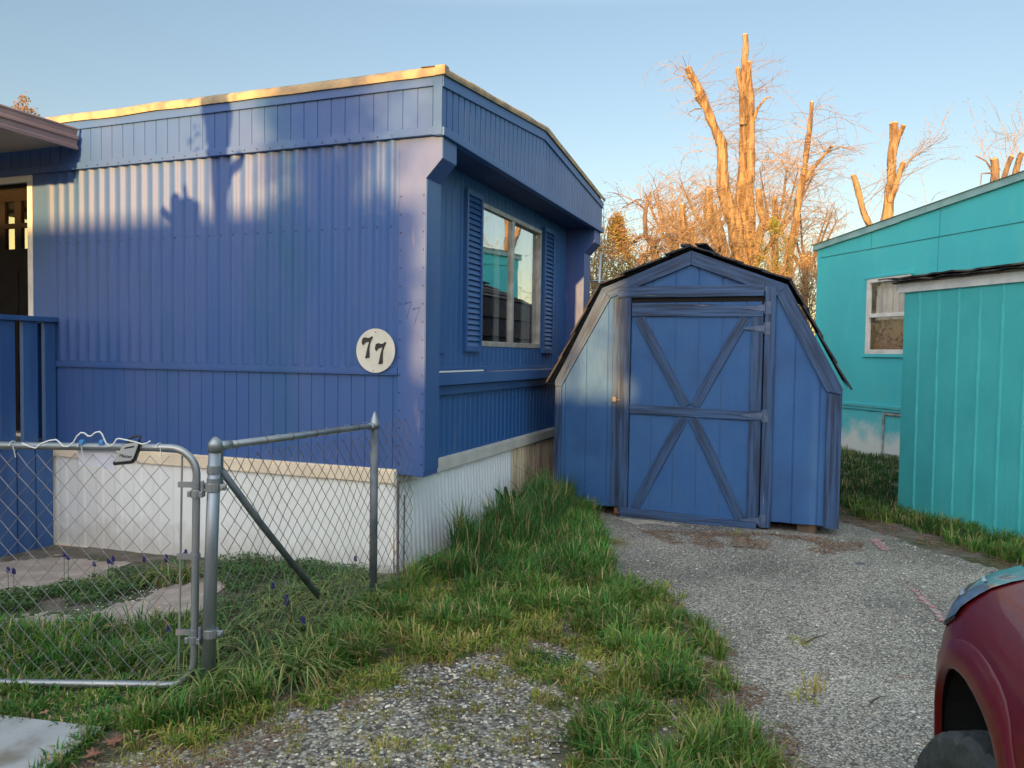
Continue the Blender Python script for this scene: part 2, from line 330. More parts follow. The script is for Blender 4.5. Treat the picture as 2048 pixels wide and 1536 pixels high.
# ------------------------------------------------------------ blue mobile home
def ribs(o, u, n, length, z0, z1, period, depth, kind='wave', start=0):
    """upright ribbed sheet: o origin, u along, n outwards, z0 and z1 functions of u"""
    mb = MB(); pts = []
    if kind == 'wave':
        k = 10; s = 0
        while s <= length+1e-6:
            ph = ((s+start)/period) % 1
            d = depth*(.5-.5*math.cos(2*math.pi*ph))**1.3
            pts.append((s, d)); s += period/k
    elif kind == 'groove':
        s = start
        pts.append((0, 0))
        while s < length-.012:
            if s > .004: pts += [(s, .0), (s+.002, -depth), (s+.008, -depth), (s+.011, 0)]
            s += period
        pts.append((length, 0))
    elif kind == 'groove2':
        s = start; pts.append((0, 0))
        while s < length-.02: pts += [(s, 0), (s+.003, -depth), (s+.015, -depth), (s+.018, 0)]; s += period
        pts.append((length, 0))
    elif kind == 'trap':
        s = start
        pts.append((0, 0))
        while s < length-period*.5:
            pts += [(s, 0), (s+period*.12, depth), (s+period*.38, depth), (s+period*.5, 0)]; s += period
        pts.append((length, 0))
    f0 = z0 if callable(z0) else (lambda q: z0); f1 = z1 if callable(z1) else (lambda q: z1)
    mb.grid([[o + u*s + n*d + Z*f0(s) for s, d in pts], [o + u*s + n*d + Z*(.5*f0(s)+.5*f1(s)) for s, d in pts], [o + u*s + n*d + Z*f1(s) for s, d in pts]])
    return mb
def HF(a, b, c): return Hm(a, b, c)
home = thing('mobile_home', 'blue corrugated mobile home with white skirting and shuttered end window', 'mobile home', Hm(2, 1, -.13))
RH = 4.17; REC = .33; LEN = 11.0
# long wall, upper corrugated sheet and lower grooved sheet
ribs(Hm(.318, 0, 0), L, -E, 3.28, 1.40, 2.94, .110, .019, 'wave').build('corrugated_wall', blue, home, smooth=True)
ribs(Hm(.318, 0, 0), L, -E, 3.28, .69, 1.355, .110, .005, 'groove', .03).build('lower_wall', blue, home)
ribs(Hm(4.75, 0, 0), L, -E, LEN-4.75, .69, 2.94, .110, .012, 'wave').build('corrugated_wall', blue, home, smooth=True)
MB().box(HF, (3.60, -.012, .69), (3.755, .05, 2.94)).box(HF, (.318, -.012, 1.357), (3.60, .01, 1.40)).box(HF, (3.565,-.02,.69), (3.60,.03,2.94)).build('trim_board', blue, home, bevel=.003)
MB().box(HF, (.318,-.020,1.349), (3.60,-.004,1.357)).build('trim_edge', blue, home)
# corner fin: long side face with a chamfer, standing proud of the recessed end wall
finp = [(.318,.675),(.115,.665),(.115,2.66),(.0,2.78),(.0,2.94),(.318,2.94)]
MB().prism([Hm(l, -.008, z) for l, z in finp], E*.215).build('corner_fin', blue_corner, home, bevel=.004)
blue_fin = M('blue paint of the fin edge', (.03,.10,.28), .45, (.045,.115,.29), 3, bump=.2, bscale=14, stretch=(1,1,.3), bdist=.004)
MB().box(HF, (.109,-.004,.70), (.1145,.207,2.655)).box(HF, (-.005,-.004,2.785), (-.0005,.207,2.93)).build('fin_edge_sheet', blue_fin, home)
MB().box(HF, (.118,.207,.72), (.345,.222,2.70)).build('fin_flange', blue_fin, home, bevel=.003)
farp = [(REC+.02,.675),(.115,.665),(.115,2.66),(.0,2.78),(.0,2.94),(REC+.02,2.94)]
MB().prism([Hm(l, 3.90, z) for l, z in farp], E*.27).build('corner_fin', blue_corner, home, bevel=.004)
# fascia
def roofz(e): return 3.31 + (.20*e/2.05 if e < 2.05 else .20*(1-(e-2.05)/(RH-2.05)*1.15))
ribs(Hm(0, -.03, 0), L, -E, LEN, 2.98, 3.26, .112, .005, 'groove', .05).build('fascia_panel', blue, home)
MB().box(HF, (-.012,-.045,3.245), (LEN,.0,3.312)).box(HF, (-.012,-.045,2.93), (LEN,.0,2.985)).box(HF, (-.015,-.047,2.925), (.05,-.036,3.31)).build('fascia_trim', blue, home, bevel=.004)
ribs(Hm(-.008, -.03, 0), E, -L, RH+.05, 2.98, lambda s: roofz(s)-.03, .095, .012, 'groove2', .06).build('end_fascia_panel', blue_end, home)
eb = MB()
for a, b in ((-.04, 2.05), (2.05, RH+.03)):
    za, zb = roofz(max(a, 0)), roofz(min(b, RH))
    eb.box8([Hm(-.022,a,za-.075),Hm(-.022,b,zb-.075),Hm(.05,b,zb-.075),Hm(.05,a,za-.075),Hm(-.022,a,za),Hm(-.022,b,zb),Hm(.05,b,zb),Hm(.05,a,za)])
eb.box(HF, (-.030,-.04,2.922), (.03,RH+.03,2.978)); eb.build('end_fascia_trim', blue_end, home, bevel=.004)
# roof: edging strip and coating
re = MB(); N_ = 60
rows = []
for i in range(N_+1):
    l = LEN*i/N_; wob = .010*noise.noise(Vector((l*2.3, 0, 1)))
    rows.append([Hm(l, -.060, 3.305+wob), Hm(l, -.066, 3.345+wob), Hm(l, -.040, 3.372+wob), Hm(l, .12, 3.385)])
re.grid(rows)
for side in (0,):
    rows = []
    for i in range(41):
        e = -.06+(RH+.10)*i/40; zz = roofz(clamp(e, 0, RH)); wob = .008*noise.noise(Vector((e*3, 5, 1)))
        rows.append([Hm(-.035, e, zz+.0), Hm(-.045, e, zz+.035+wob), Hm(-.02, e, zz+.055+wob), Hm(.14, e, zz+.06)])
    re.grid(rows)
MB().box(HF, (-.043,-.066,3.306), (.03,.0,3.368)).build('edging_corner', roof_edge, home, bevel=.004)
re.build('roof_edging', roof_edge, home, smooth=True)
rt = MB(); rows = []
for l in (-.01, LEN):
    rows.append([Hm(l, e, roofz(clamp(e, 0, RH))+.045) for e in (-.05, .5, 1, 1.5, 2.05, 2.6, 3.1, 3.6, RH+.04)])
rt.grid(rows); rt.build('roof', roof_top, home)
MB().box(HF, (-.0,-.0,2.937), (LEN,RH,2.952)).build('soffit', blue_dark, home)
# recessed end wall round the window opening
W0, W1, WB, WT = 1.42, 3.00, 1.567, 2.785
def endp(e0, e1, z0, z1, mat, st, name='end_wall'):
    ribs(Hm(REC, e0, 0), E, -L, e1-e0, z0, z1, .099, .007, 'trap', st).build(name, mat, home)
endp(.222, W0, WB, 2.94, blue_end, .02); endp(W1, 3.90, WB, 2.94, blue_end, .03)
endp(W0, W1, WT, 2.94, blue_end, .01); endp(.222, 3.90, 1.36, WB, blue_end, .02)
endp(.222, 3.90, .70, 1.25, blue_end, .02, 'lower_end_wall')
MB().box(HF, (REC-.10,.225,1.262), (REC+.03,3.895,1.352)).box(HF, (REC-.045,.225,1.185), (REC+.03,3.895,1.255)).box(HF, (REC-.014,.225,1.355), (REC+.01,3.895,1.395)).build('ledge', blue_end, home, bevel=.004)
MB().box(HF, (REC-.09,1.55,1.3525), (REC-.02,3.8,1.356)).build('ledge_cap', alu, home)
# window
wf = MB()
for a, b in (((W0,WB),(W1,WB+.045)), ((W0,WT-.04),(W1,WT)), ((W0,WB+.045),(W0+.035,WT-.04)), ((W1-.035,WB+.045),(W1,WT-.04))):
    wf.box(lambda e, o, z: Hm(REC-o, e, z), (a[0], -.04, a[1]), (b[0], .012, b[1]))
win = wf.build('window', alu, home, bevel=.003)
mid = (W0+W1)/2-.03
MB().box(lambda e, o, z: Hm(REC-o, e, z), (mid-.03,-.03,WB+.045), (mid+.005,.009,WT-.04)).box(lambda e, o, z: Hm(REC-o, e, z), (mid+.007,-.045,WB+.045), (mid+.035,.008,WT-.04)).build('sash_bar', alu, win, bevel=.003)
MB().box(lambda e, o, z: Hm(REC-o, e, z), (W0+.035,-.018,WB+.045), (mid-.03,-.013,WT-.04)).build('pane', gl, win)
MB().box(lambda e, o, z: Hm(REC-o, e, z), (mid+.035,-.034,WB+.045), (W1-.035,-.030,WT-.04)).build('pane', gl, win)
cur = MB()
for a, b in ((W0+.02, W0+.1), (mid-.14, mid-.03), (W1-.22, W1-.1), (W1-.07, W1)):
    rows = [[Hm(REC+.12+.02*math.sin(i*1.5), a+(b-a)*i/10, z) for i in range(11)] for z in (WB-.05, WT+.05)]
    cur.grid(rows)
cur.build('curtain', curtain, win)
# shutters
def shutter(e0, e1, z0, z1):
    s = MB(); fr = lambda e, o, z: Hm(REC-.008-o, e, z)
    for a, b in (((e0,z0),(e0+.03,z1)), ((e1-.03,z0),(e1,z1)), ((e0+.03,z0),(e1-.03,z0+.045)), ((e0+.03,z1-.045),(e1-.03,z1))):
        s.box(fr, (a[0],0,a[1]), (b[0],.032,b[1]))
    n = 27; dz = (z1-z0-.09)/n
    for i in range(n):
        z = z0+.045+i*dz
        s.box8([fr(e0+.03,.0,z),fr(e1-.03,.0,z),fr(e1-.03,.027,z),fr(e0+.03,.027,z),fr(e0+.03,.0,z+dz*.95),fr(e1-.03,.0,z+dz*.95),fr(e1-.03,.008,z+dz*.95),fr(e0+.03,.008,z+dz*.95)])
    s.build('shutter', blue_end, home)
shutter(1.06, 1.385, 1.52, 2.83); shutter(3.035, 3.36, 1.52, 2.83)
# small meter plate beside the fin
MB().box(lambda e, o, z: Hm(REC-.008-o, e, z), (.50,0,1.50), (.72,.014,1.62)).box(lambda e, o, z: Hm(REC-.008-o, e, z), (.55,.014,1.54), (.60,.019,1.58)).build('outlet_cover', blue_end, home, bevel=.004)
# cream band and skirting
MB().box(HF, (.318,-.040,.612), (LEN,.02,.69)).box(HF, (.318,-.022,.690), (LEN,.02,.706)).build('cream_band', cream, home, bevel=.004)
MB().prism([Hm(.318,-.040,.600),Hm(.318,-.035,.69),Hm(.30,-.035,.69),Hm(.30,-.04,.600)], L*-.001).prism([Hm(.318,-.04,.60), Hm(REC-.028,.24,.60), Hm(REC+.03,.24,.60), Hm(.36,-.03,.60)], Z*.088).build('band_corner', cream_end, home)
MB().box(HF, (REC-.028,.24,.603), (REC+.03,RH,.690)).box(HF, (REC-.018,.24,.690), (REC+.03,RH,.705)).build('end_band', cream_end, home, bevel=.004)
sk = ribs(Hm(.335, -.012, 0), L, -E, LEN-.335, -.18, .612, .20, .007, 'trap', .04); sk.build('skirting', white_skirt, home)
MB().box(HF, (.335,-.035,-.20), (LEN,-.014,-.115)).build('skirting_base', cream, home)
def lean(mb, o0, amt):                              # bottom of the sheet kicks outwards a little
    for i, v in enumerate(mb.v):
        k = clamp((.62-v.z)/.75); wv = .02*math.sin((v-CORNER).dot(E)*2.1)
        mb.v[i] = v - L*(amt*k + wv*k) + E*(.06*k*clamp((v-CORNER).dot(E)/2)); 
    return mb
lean(ribs(Hm(REC+.01, -.012, 0), E, -L, 2.25, -.16, .61, .062, .011, 'trap', .0), 0, .02).build('end_skirting', white_metal, home)
lean(ribs(Hm(REC+.01, 2.24, 0), E, -L, 1.93, -.16, .61, .075, .016, 'trap', .0), 0, .02).build('end_skirting', rust_metal, home)
# shell behind, room, door
MB().box(HF, (3.755,-.018,.78), (3.812,.03,2.873)).box(HF, (3.755,-.018,2.874), (4.75,.03,2.936)).box(HF, (4.70,-.018,.78), (4.75,.03,2.873)).build('door_frame', white_paint, home, bevel=.003)
dr = MB().box(HF, (3.815,.005,.80), (4.70,.045,2.33)).box(HF, (3.815,.005,2.73), (4.70,.045,2.87)).box(HF, (3.815,.005,2.33), (3.827,.045,2.73)).build('door', door_dark, home, bevel=.002)
dr2 = MB().box(HF, (3.827,.006,2.507), (4.7,.042,2.545))
for a in (3.92, 4.11, 4.30, 4.49): dr2.box(HF, (a,.007,2.331), (a+.075,.041,2.729))
dr2.build('glazing_bar', door_dark, dr)
MB().box(HF, (3.827,.024,2.33), (4.70,.028,2.73)).build('pane', glass('glow tinted door glass', .6, gt=(.85,.62,.28)), dr)  # yellow glow of the panes is put into the gloss tint
MB().box(HF, (3.95,-.002,.95), (4.55,.006,1.45)).box(HF, (3.95,-.002,1.55), (4.55,.006,2.15)).build('door_panel', door_dark, dr, bevel=.006)
MB().box(HF, (3.755,-.03,.66), (4.75,.04,.78)).build('door_sill', alu, home)
inn = MB()
inn.box(HF, (.40,.06,-.1), (LEN,.08,2.93)); inn.box(HF, (.40,RH-.05,-.1), (LEN,RH-.02,2.93)); inn.box(HF, (LEN-.05,.08,-.1), (LEN,RH-.05,2.93))
inn.box(HF, (REC+.02,.08,-.1), (REC+.04,W0,2.93)); inn.box(HF, (REC+.02,W1,-.1), (REC+.04,RH-.06,2.93)); inn.box(HF, (REC+.02,W0,-.1), (REC+.04,W1,WB)); inn.box(HF, (REC+.02,W0,WT), (REC+.04,W1,2.93))
inn.box(HF, (.42,.1,.7), (LEN-.06,RH-.07,.74)); inn.box(HF, (2.6,.1,.75), (2.65,RH-.07,2.92))
inn.build('inner_shell', dark_room, home)
MB().box(HF, (.3,RH-.015,-.15), (LEN,RH,2.93)).build('back_wall', blue, home)
# old house number pressed in the paint of the corner fin
def seven(o, u, v, s, pts):
    return [o + u*(x*s) + v*(y*s) for x, y in pts]
old77 = MB()
for cx, cz in ((.265, 1.83), (.205, 1.79)):
    for a, b in (((0,0),(.05,.018)), ((.05,.018),(.012,-.10)), ((.0,.0),(.012,.014))):
        pa = Hm(cx-a[0], -.0095, cz+a[1]); pb = Hm(cx-b[0], -.0095, cz+b[1]); old77.tube([pa, pb], .0022, 5)
old77.build('old_number', blue, home)
# rivets
rv = MB()
for i in range(16):
    z = .75+i*.12
    for l in (.130, .302): rv.box(HF, (l-.004,-.0125,z-.004), (l+.004,-.0075,z+.004))
for i in range(30): rv.box(HF, (.35+i*.11,-.0495,2.945), (.357+i*.11,-.044,2.952)); 
for i in range(30): rv.box(HF, (.365+i*.11,-.024,2.35+.0), (.372+i*.11,-.012,2.357))
rv.build('rivets', black, home)['kind'] = 'stuff'
# ------------------------------------------------------------ round number sign
sg = thing('house_number_sign', 'round white sign with black number 77 hung on the blue long wall', 'sign', Hm(.479, -.03, 1.35))
SR = .151; SCN = Hm(.479, -.022, 1.513)
disc = [SCN + L*(-SR*math.cos(a)) + Z*(SR*math.sin(a)) for a in [2*math.pi*i/56 for i in range(56)]]
MB().prism(disc, -E*.006).build('sign_plate', sign_white, sg)
S7 = [(-.5,.72),(-.44,.80),(-.2,.86),(.05,.80),(.28,.84),(.42,.96),(.52,.94),(.52,.82),(.38,.62),(.25,.25),(.2,-.2),(.22,-.72),(.18,-.9),(-.0,-.88),(-.10,-.96),(-.2,-.9),(-.12,-.6),(-.02,-.1),(.12,.3),(.2,.52),(.02,.48),(-.2,.44),(-.34,.3),(-.44,.18),(-.54,.3),(-.56,.45)]
for cx, cz in ((.540, 1.535), (.436, 1.496)):
    MB().prism([Hm(cx, -.0285, cz) - L*(x*.078) + Z*(z*.080) for x, z in S7], -E*.005).build('number_seven', black, sg)
MB().tube([Hm(.479,-.028,1.640), Hm(.479,-.031,1.640)], .004, 8).build('nail', black, sg)
MB().tube([Hm(.492,-.028,1.378), Hm(.492,-.031,1.378)], .0035, 8).build('nail', black, sg)
# plastic strip lying on the ledge
tag(MB().box(HF, (REC-.095,.26,1.358), (REC-.075,1.30,1.371)).box(HF, (REC-.096,.26,1.3715), (REC-.074,.45,1.376)).build('plastic_strip', pvc, bevel=.002), 'white plastic strip lying on the blue ledge under the end window', 'plastic strip')

# ------------------------------------------------------------ porch
aw = thing('porch_awning', 'porch awning with ribbed mauve metal gutter edge against the blue home', 'awning', Hm(4.5, -1.3, 2.9))
tan_gut = M('mauve brown gutter metal', (.26,.185,.195), .35, (.34,.24,.23), 3, metal=.1)
gp = [(0,3.075),(-.018,3.078),(-.022,3.10),(-.006,3.115),(-.010,3.145),(-.026,3.158),(-.026,3.178),(-.008,3.19),(-.012,3.22),(-.024,3.235),(-.02,3.245),(.0,3.245)]
rows = [[Hm(3.20+a, e, z) for a, z in gp] for e in (-.06, -2.62)]
MB().grid(rows).build('gutter', tan_gut, aw)
MB().box(HF, (3.21,-2.60,3.12), (7.0,-.062,3.20)).build('awning_roof', M('awning sheet', (.35,.33,.32), .6), aw)
bm_ = MB()
for e in (-.9, -1.8, -2.55): bm_.box(HF, (3.23,e-.02,3.08), (7.0,e+.02,3.119))
bm_.build('awning_beam', blue_dark, aw)
for l_ in (4.4, 6.9): MB().box(HF, (l_,-2.58,0), (l_+.08,-2.50,3.08)).build('awning_post', rail_blue, aw)
po = thing('porch_deck', 'deep blue wooden porch with upright slat railing beside the dark door', 'porch', Hm(4.5, -1, -.1))
MB().box(HF, (3.47,-1.9,1.712), (3.60,-.012+.03*0,1.752)).build('handrail', rail_blue, po, bevel=.004)
for e0, e1 in ((-.115, -.016), (-.30, -.175), (-.49, -.365), (-.68, -.555), (-.87, -.745), (-1.06, -.935), (-1.25, -1.125)):
    MB().box(HF, (3.50,e0,.70), (3.54,e1,1.7115)).build('baluster', rail_blue, po, bevel=.004)
MB().box(HF, (3.62,-.13,.70), (3.71,-.04,1.71)).build('railing_post', rail_blue, po, bevel=.004)
MB().box(HF, (3.56,-1.9,.715), (5.6,-.045,.755)).build('deck_floor', M('worn deck boards', (.22,.19,.16), .8, (.12,.11,.1), 5, bump=.5), po)
fz = MB()
for k in range(12): fz.box(HF, (3.505,-.045-.158*(k+1)+.010,-.20), (3.535+.004*(k%2),-.045-.158*k,.715))
fz.build('porch_skirting', rail_blue, po, bevel=.004)

# ------------------------------------------------------------ barn shed
SO = Vector((.421, 7.427, 0)); SDd = Vector((.927, -.375, 0)).normalized(); SN = Vector((-.375, -.927, 0)).normalized()   # SN faces the viewer
def SF(u, v, z): return SO + SDd*u + SN*v + Z*z
SW = 2.53; SB = .10; EV = 1.255; KN = (.445, 2.125); KN2 = (2.075, 2.125); PK = (1.26, 2.445); DEP = 3.1
shed = thing('barn_shed', 'blue wooden barn shed with gambrel roof and crossed braces on its door', 'shed', SF(1.26, -1.5, 0))
def px(x, y, v=0):
    p = on(SO + SN*v, SN, x, y); return ((p-SO).dot(SDd), p.z)
out = [(0,SB),(SW,SB-.005),(SW,EV),KN2,PK,KN,(0,EV)]
# front siding with grooves, cut as upright strips
def topz(u):
    pts = [(0,EV),KN,PK,KN2,(SW,EV)]
    for (a, b), (c, d) in zip(pts, pts[1:]):
        if a <= u <= c: return b+(d-b)*(u-a)/(c-a)
    return EV
fs = MB(); cuts = sorted(set([0, KN[0], PK[0], KN2[0], SW] + [round(.10+.205*k, 3) for k in range(12)])); us = []
for c in cuts:
    if c in (0, KN[0], PK[0], KN2[0], SW): us.append((c, 0))
    else: us += [(c-.006, 0), (c-.003, -.007), (c+.004, -.007), (c+.007, 0)]
us.sort()
fs.grid([[SF(u, d, SB-.02*clamp(u/SW)+.010*noise.noise(Vector((u*5, 0, 2)))) for u, d in us], [SF(u, d, topz(u)) for u, d in us]])
fs.build('front_siding', shed_blue, shed)
sd_ = MB()
for u in (.004, SW-.004): sd_.quad(SF(u,0,SB), SF(u,-DEP,SB), SF(u,-DEP,EV), SF(u,0,EV))
n0 = len(sd_.v); sd_.v += [SF(u, -DEP, z) for u, z in out]; sd_.f.append(tuple(range(n0, n0+7)))
sd_.quad(SF(0,0,SB+.01), SF(SW,0,SB+.01), SF(SW,-DEP,SB+.01), SF(0,-DEP,SB+.01))
sd_.build('side_siding', shed_blue, shed)
def board(pts, v0, v1, name, mat, par=shed, bev=.003, al=None):
    if al is not None:
        d = (SDd*al[0]+Z*al[1]).normalized(); MR = Matrix((SN.cross(d), SN, d)).transposed(); c0 = SF(pts[0][0], v0, pts[0][1]); IT = MR.transposed()
        loc = [IT @ (SF(u, v0, z)-c0) for u, z in pts]; WL['_z'] = Vector((0,0,0))
        o = MB().prism(loc, Vector((0, v1-v0, 0))).build(name, mat, None, base=(0,0,0), bevel=bev); o.parent = par; o.location = c0-world_of(par); o.rotation_euler = MR.to_euler(); return o
    return MB().prism([SF(u, v0, z) for u, z in pts], SN*(v1-v0)).build(name, mat, par, bevel=bev)
def rect(u0, z0, u1, z1): return [(u0,z0),(u1,z0),(u1,z1),(u0,z1)]
def off(a, b, wd):                                   # strip below the line a-b
    d = Vector((b[0]-a[0], b[1]-a[1])).normalized(); n = Vector((d.y, -d.x)); return d, n
def inner(i, wd):
    pts = [(0,SB),(0,EV),KN,PK,KN2,(SW,EV),(SW,SB)]
    p = Vector(pts[i]); d1 = (Vector(pts[i])-Vector(pts[i-1])).normalized(); d2 = (Vector(pts[i+1])-Vector(pts[i])).normalized()
    n1 = Vector((d1.y, -d1.x)); n2 = Vector((d2.y, -d2.x)); b = (n1+n2).normalized(); return p + b*(wd/max(.3, b.dot(n1)))
fw = .115
I1, I2, I3, I4, I5 = [inner(i, fw) for i in (1,2,3,4,5)]
board([(0,EV),KN,tuple(I2),(.075,EV-.03),(.065,EV-.05),(0,EV-.05)], .001, .030, 'fascia_board', trim_z, al=(KN[0], KN[1]-EV))
board([(KN[0],KN[1]+.001),(PK[0]-.001,PK[1]),(I3[0]-.001,I3[1]),(I2[0],I2[1]+.001)], .001, .032, 'fascia_board', trim_z, al=(PK[0]-KN[0], PK[1]-KN[1]))
board([(PK[0]+.001,PK[1]),(KN2[0],KN2[1]+.001),(I4[0],I4[1]+.001),(I3[0]+.001,I3[1])], .001, .032, 'fascia_board', trim_z, al=(PK[0]-KN[0], KN[1]-PK[1]))
board([KN2,(SW,EV),(SW,EV-.05),(SW-.125,EV-.03),tuple(I4)], .001, .030, 'fascia_board', trim_z, al=(SW-KN2[0], EV-KN2[1]))
board(rect(0, SB, .065, EV-.052), .001, .022, 'corner_board', trim_z); board(rect(SW-.12, SB-.03, SW, EV-.052), .001, .022, 'corner_board', trim_z)
board(rect(.60, 2.035, 1.885, 2.135), .001, .036, 'header_board', trim_z, al=(1, 0))
board(rect(.555, SB-.0, .632, 2.034), .001, .012, 'jamb_board', trim_z)
board(rect(.638, SB-.05, .725, 2.033), .001, .040, 'door_stile', trim_z)
board(rect(1.897, SB-.07, 1.985, 2.12), .001, .034, 'hinge_board', trim_z)
board(rect(1.87, SB, 1.896, 2.03), .001, .006, 'hinge_gap', car_black); board(rect(.727, 1.99, 1.896, 2.033), .001, .005, 'head_gap', car_black)
dcr = board([(.73,.085),(1.885,.06),(1.885,1.95),(.735,1.985)], .008, .026, 'door', shed_blue, shed)
dg = MB()
for u in (.93, 1.135, 1.34, 1.545): 
    dg.box(SF, (u-.0045,.0262,.12), (u-.0015,.0275,1.95)); dg.box(SF, (u+.0035,.0262,.12), (u+.0055,.0275,1.95))
dg.build('panel_groove', M('groove shadow paint', (.03,.065,.17), .6), dcr)
def dbd(pts, v0, v1, mat, name, al=None): return board(pts, v0, v1, name, mat, dcr, al=al)
dbd([(.735,1.865),(1.884,1.855),(1.884,1.952),(.735,1.985)], .0275, .046, trim_z, 'door_rail', al=(1, 0))
dbd([(.73,.975),(1.884,.955),(1.884,1.035),(.73,1.06)], .0275, .046, trim_z, 'door_rail', al=(1, 0))
dbd([(.66,.02),(1.87,-.0),(1.87,.075),(.66,.10)], .0275, .054, trim_z, 'door_rail', al=(1, 0))
dbd([(.66,-.005),(1.60,-.02),(1.60,-.001),(.66,.018)], .020, .058, trim_bare, 'door_rail', al=(1, 0))
dbd(rect(1.79, .076, 1.884, .953), .0275, .044, trim_z, 'door_stile'); dbd(rect(1.79, 1.037, 1.884, 1.853), .0275, .044, trim_z, 'door_stile')
mx_ = 1.283
def brace(a, b, wd, v1):
    d = Vector((b[0]-a[0], b[1]-a[1])).normalized(); n = Vector((-d.y, d.x))*wd/2
    dbd([(a[0]+n.x,a[1]+n.y),(b[0]+n.x,b[1]+n.y),(b[0]-n.x,b[1]-n.y),(a[0]-n.x,a[1]-n.y)], .0275, v1, trim_z, 'brace', al=(d.x, d.y))
brace((.80,1.86), (1.25,1.06), .085, .043); brace((1.735,1.85), (1.32,1.06), .085, .041)
brace((1.225,.955), (.80,.11), .085, .042); brace((1.31,.955), (1.74,.09), .085, .044)
# hinges, latch
for z in (1.93, 1.755, 1.0, .085):
    hg = MB().box(SF, (1.905,.035,z-.055), (1.945,.040,z+.055)); hg.prism([SF(1.895,.047,z+.03),SF(1.895,.047,z-.03),SF(1.73,.047,z-.006),SF(1.73,.047,z+.006)], SN*.004)
    hg.tube([SF(1.896,.044,z-.05), SF(1.896,.044,z+.05)], .007, 8); hg.build('strap_hinge', steel_dark, dcr)
MB().box(SF, (.565,.013,1.075), (.60,.034,1.12)).box(SF, (.60,.02,1.09), (.655,.028,1.098)).build('latch', latch_m, shed, bevel=.003)
# roof: courses of shingles on four slopes
prof = [(-.055,1.245),(KN[0]-.01,KN[1]+.03),(PK[0],PK[1]+.03),(KN2[0]+.01,KN2[1]+.03),(SW+.045,1.250)]
def course(a, b, n, s):
    a = Vector(a); b = Vector(b); d = (b-a); nn = Vector((d.y, -d.x)).normalized()*s
    for i in range(n):
        p0 = a + d*(i/n) - d*(.012 if i == 0 else .02); p1 = a + d*min(1.0, (i+1)/n+.02); lift = .014
        v0 = .055+random.uniform(-.012,.018)
        q = [p0 + nn*lift, p0 + nn*(lift+.016), p1 + nn*.014, p1 + nn*.002]
        for k in range(9):
            va = v0-k*(DEP+.12)/9; vb = v0-(k+1)*(DEP+.12)/9+.004; j = random.uniform(-.006,.006)
            rs.prism([SF(t.x, va, t.y+j) for t in q], SN*(vb-va))
rs = MB()
course(prof[0], prof[1], 4, -1); course(prof[4], prof[3], 4, 1); course(prof[1], prof[2], 4, -1); course(prof[3], prof[2], 4, 1)
rs.box(SF, (PK[0]-.10,.03,PK[1]+.045), (PK[0]-.01,-DEP,PK[1]+.062)); rs.box(SF, (PK[0]+.03,.04,PK[1]+.05), (PK[0]+.13,-DEP,PK[1]+.062))
rs.build('shingle_roof', shingle, shed)
rd = MB()
for a, b in zip(prof, prof[1:]):
    rd.quad(SF(a[0],.0,a[1]), SF(b[0],.0,b[1]), SF(b[0],-DEP,b[1]), SF(a[0],-DEP,a[1]))
rd.build('roof_deck', trim_bare, shed)
sh_k = MB()
sh_k.box(SF, (.02,-.3,.02),(.5,-.05,.10)); 
# supports under the shed
def blk(name, u0, v0, u1, v1, z0, z1, mat, lab, cat, grp=None):
    m_ = MB().box(SF, (u0, v0, z0), (u1, v1, z1)); return tag(m_.build(name, mat, bevel=.006), lab, cat, grp)
blk('wood_block', .585, -.3, .665, -.02, .02, .085, brick_m, 'short reddish timber block under the shed beside the door stile', 'wood block')
blk('wood_block', 2.2, -.4, 2.36, -.04, -.01, .08, wood_raw, 'dark timber block under the right end of the blue shed', 'wood block')
log = MB().tube([SF(.22,.02,.055), SF(.36,-.02,.06)], .035, 12, jag=.06)
tag(log.build('wood_log', wood_raw, smooth=True), 'small round log lying under the left end of the blue shed', 'log')

# ------------------------------------------------------------ turquoise house
HO = Vector((5.269, 13.47, 0)); HD = Vector((.268, -.963, 0)).normalized(); HN = Vector((-.963, -.268, 0)).normalized()   # HN faces the viewer
def TF(u, v, z): return HO + HD*u + HN*v + Z*z
th = thing('turquoise_house', 'turquoise house with low gable roof and one white framed window', 'house', TF(4, -4, 0))
def troof(u): return 3.40 + .095*u if u < 5.2 else 3.40+.095*5.2-.095*(u-5.2)
HW = 10.4
wx0, wx1, wz0, wz1 = 1.22, 2.12, 1.585, 2.76
wl = MB()
for u0, u1, z0, z1 in ((0, wx0, .80, 3.235), (wx1, HW, .80, 3.235), (wx0, wx1, .80, wz0), (wx0, wx1, wz1, 3.235)):
    wl.quad(TF(u0,0,z0), TF(u1,0,z0), TF(u1,0,z1), TF(u0,0,z1))
wl.quad(TF(0,0,.8), TF(0,-9,.8), TF(0,-9,3.4), TF(0,0,3.4)).quad(TF(HW,0,.8), TF(HW,-9,.8), TF(HW,-9,3.4), TF(HW,0,3.4)).quad(TF(0,-9,.0), TF(HW,-9,.0), TF(HW,-9,3.4), TF(0,-9,3.4))
wl.build('wall', teal, th)
gb = MB(); gb.grid([[TF(u, .008, 3.24) for u in (-.0, 1.28, 1.285, 2.62, 2.625, 5.2, HW)], [TF(u, .008, troof(u)+.02) for u in (-.0, 1.28, 1.285, 2.62, 2.625, 5.2, HW)]])
gb.build('gable_panel', teal, th)
sm_ = MB().box(TF, (-.0,.0,3.233), (HW,.0085,3.2395)); sm_.box(TF, (1.28,.0082,3.24), (1.286,.0095,3.5)).box(TF, (2.62,.0082,3.24), (2.626,.0095,3.62)).box(TF,(2.60,.0005,2.7),(2.605,.0015,3.23))
sm_.build('seam', M('seam', (.015,.12,.14), .6), th)
MB().box(TF, (-.012,.0,.82), (.06,.016,3.40)).build('corner_trim', teal, th)
rtm = MB()
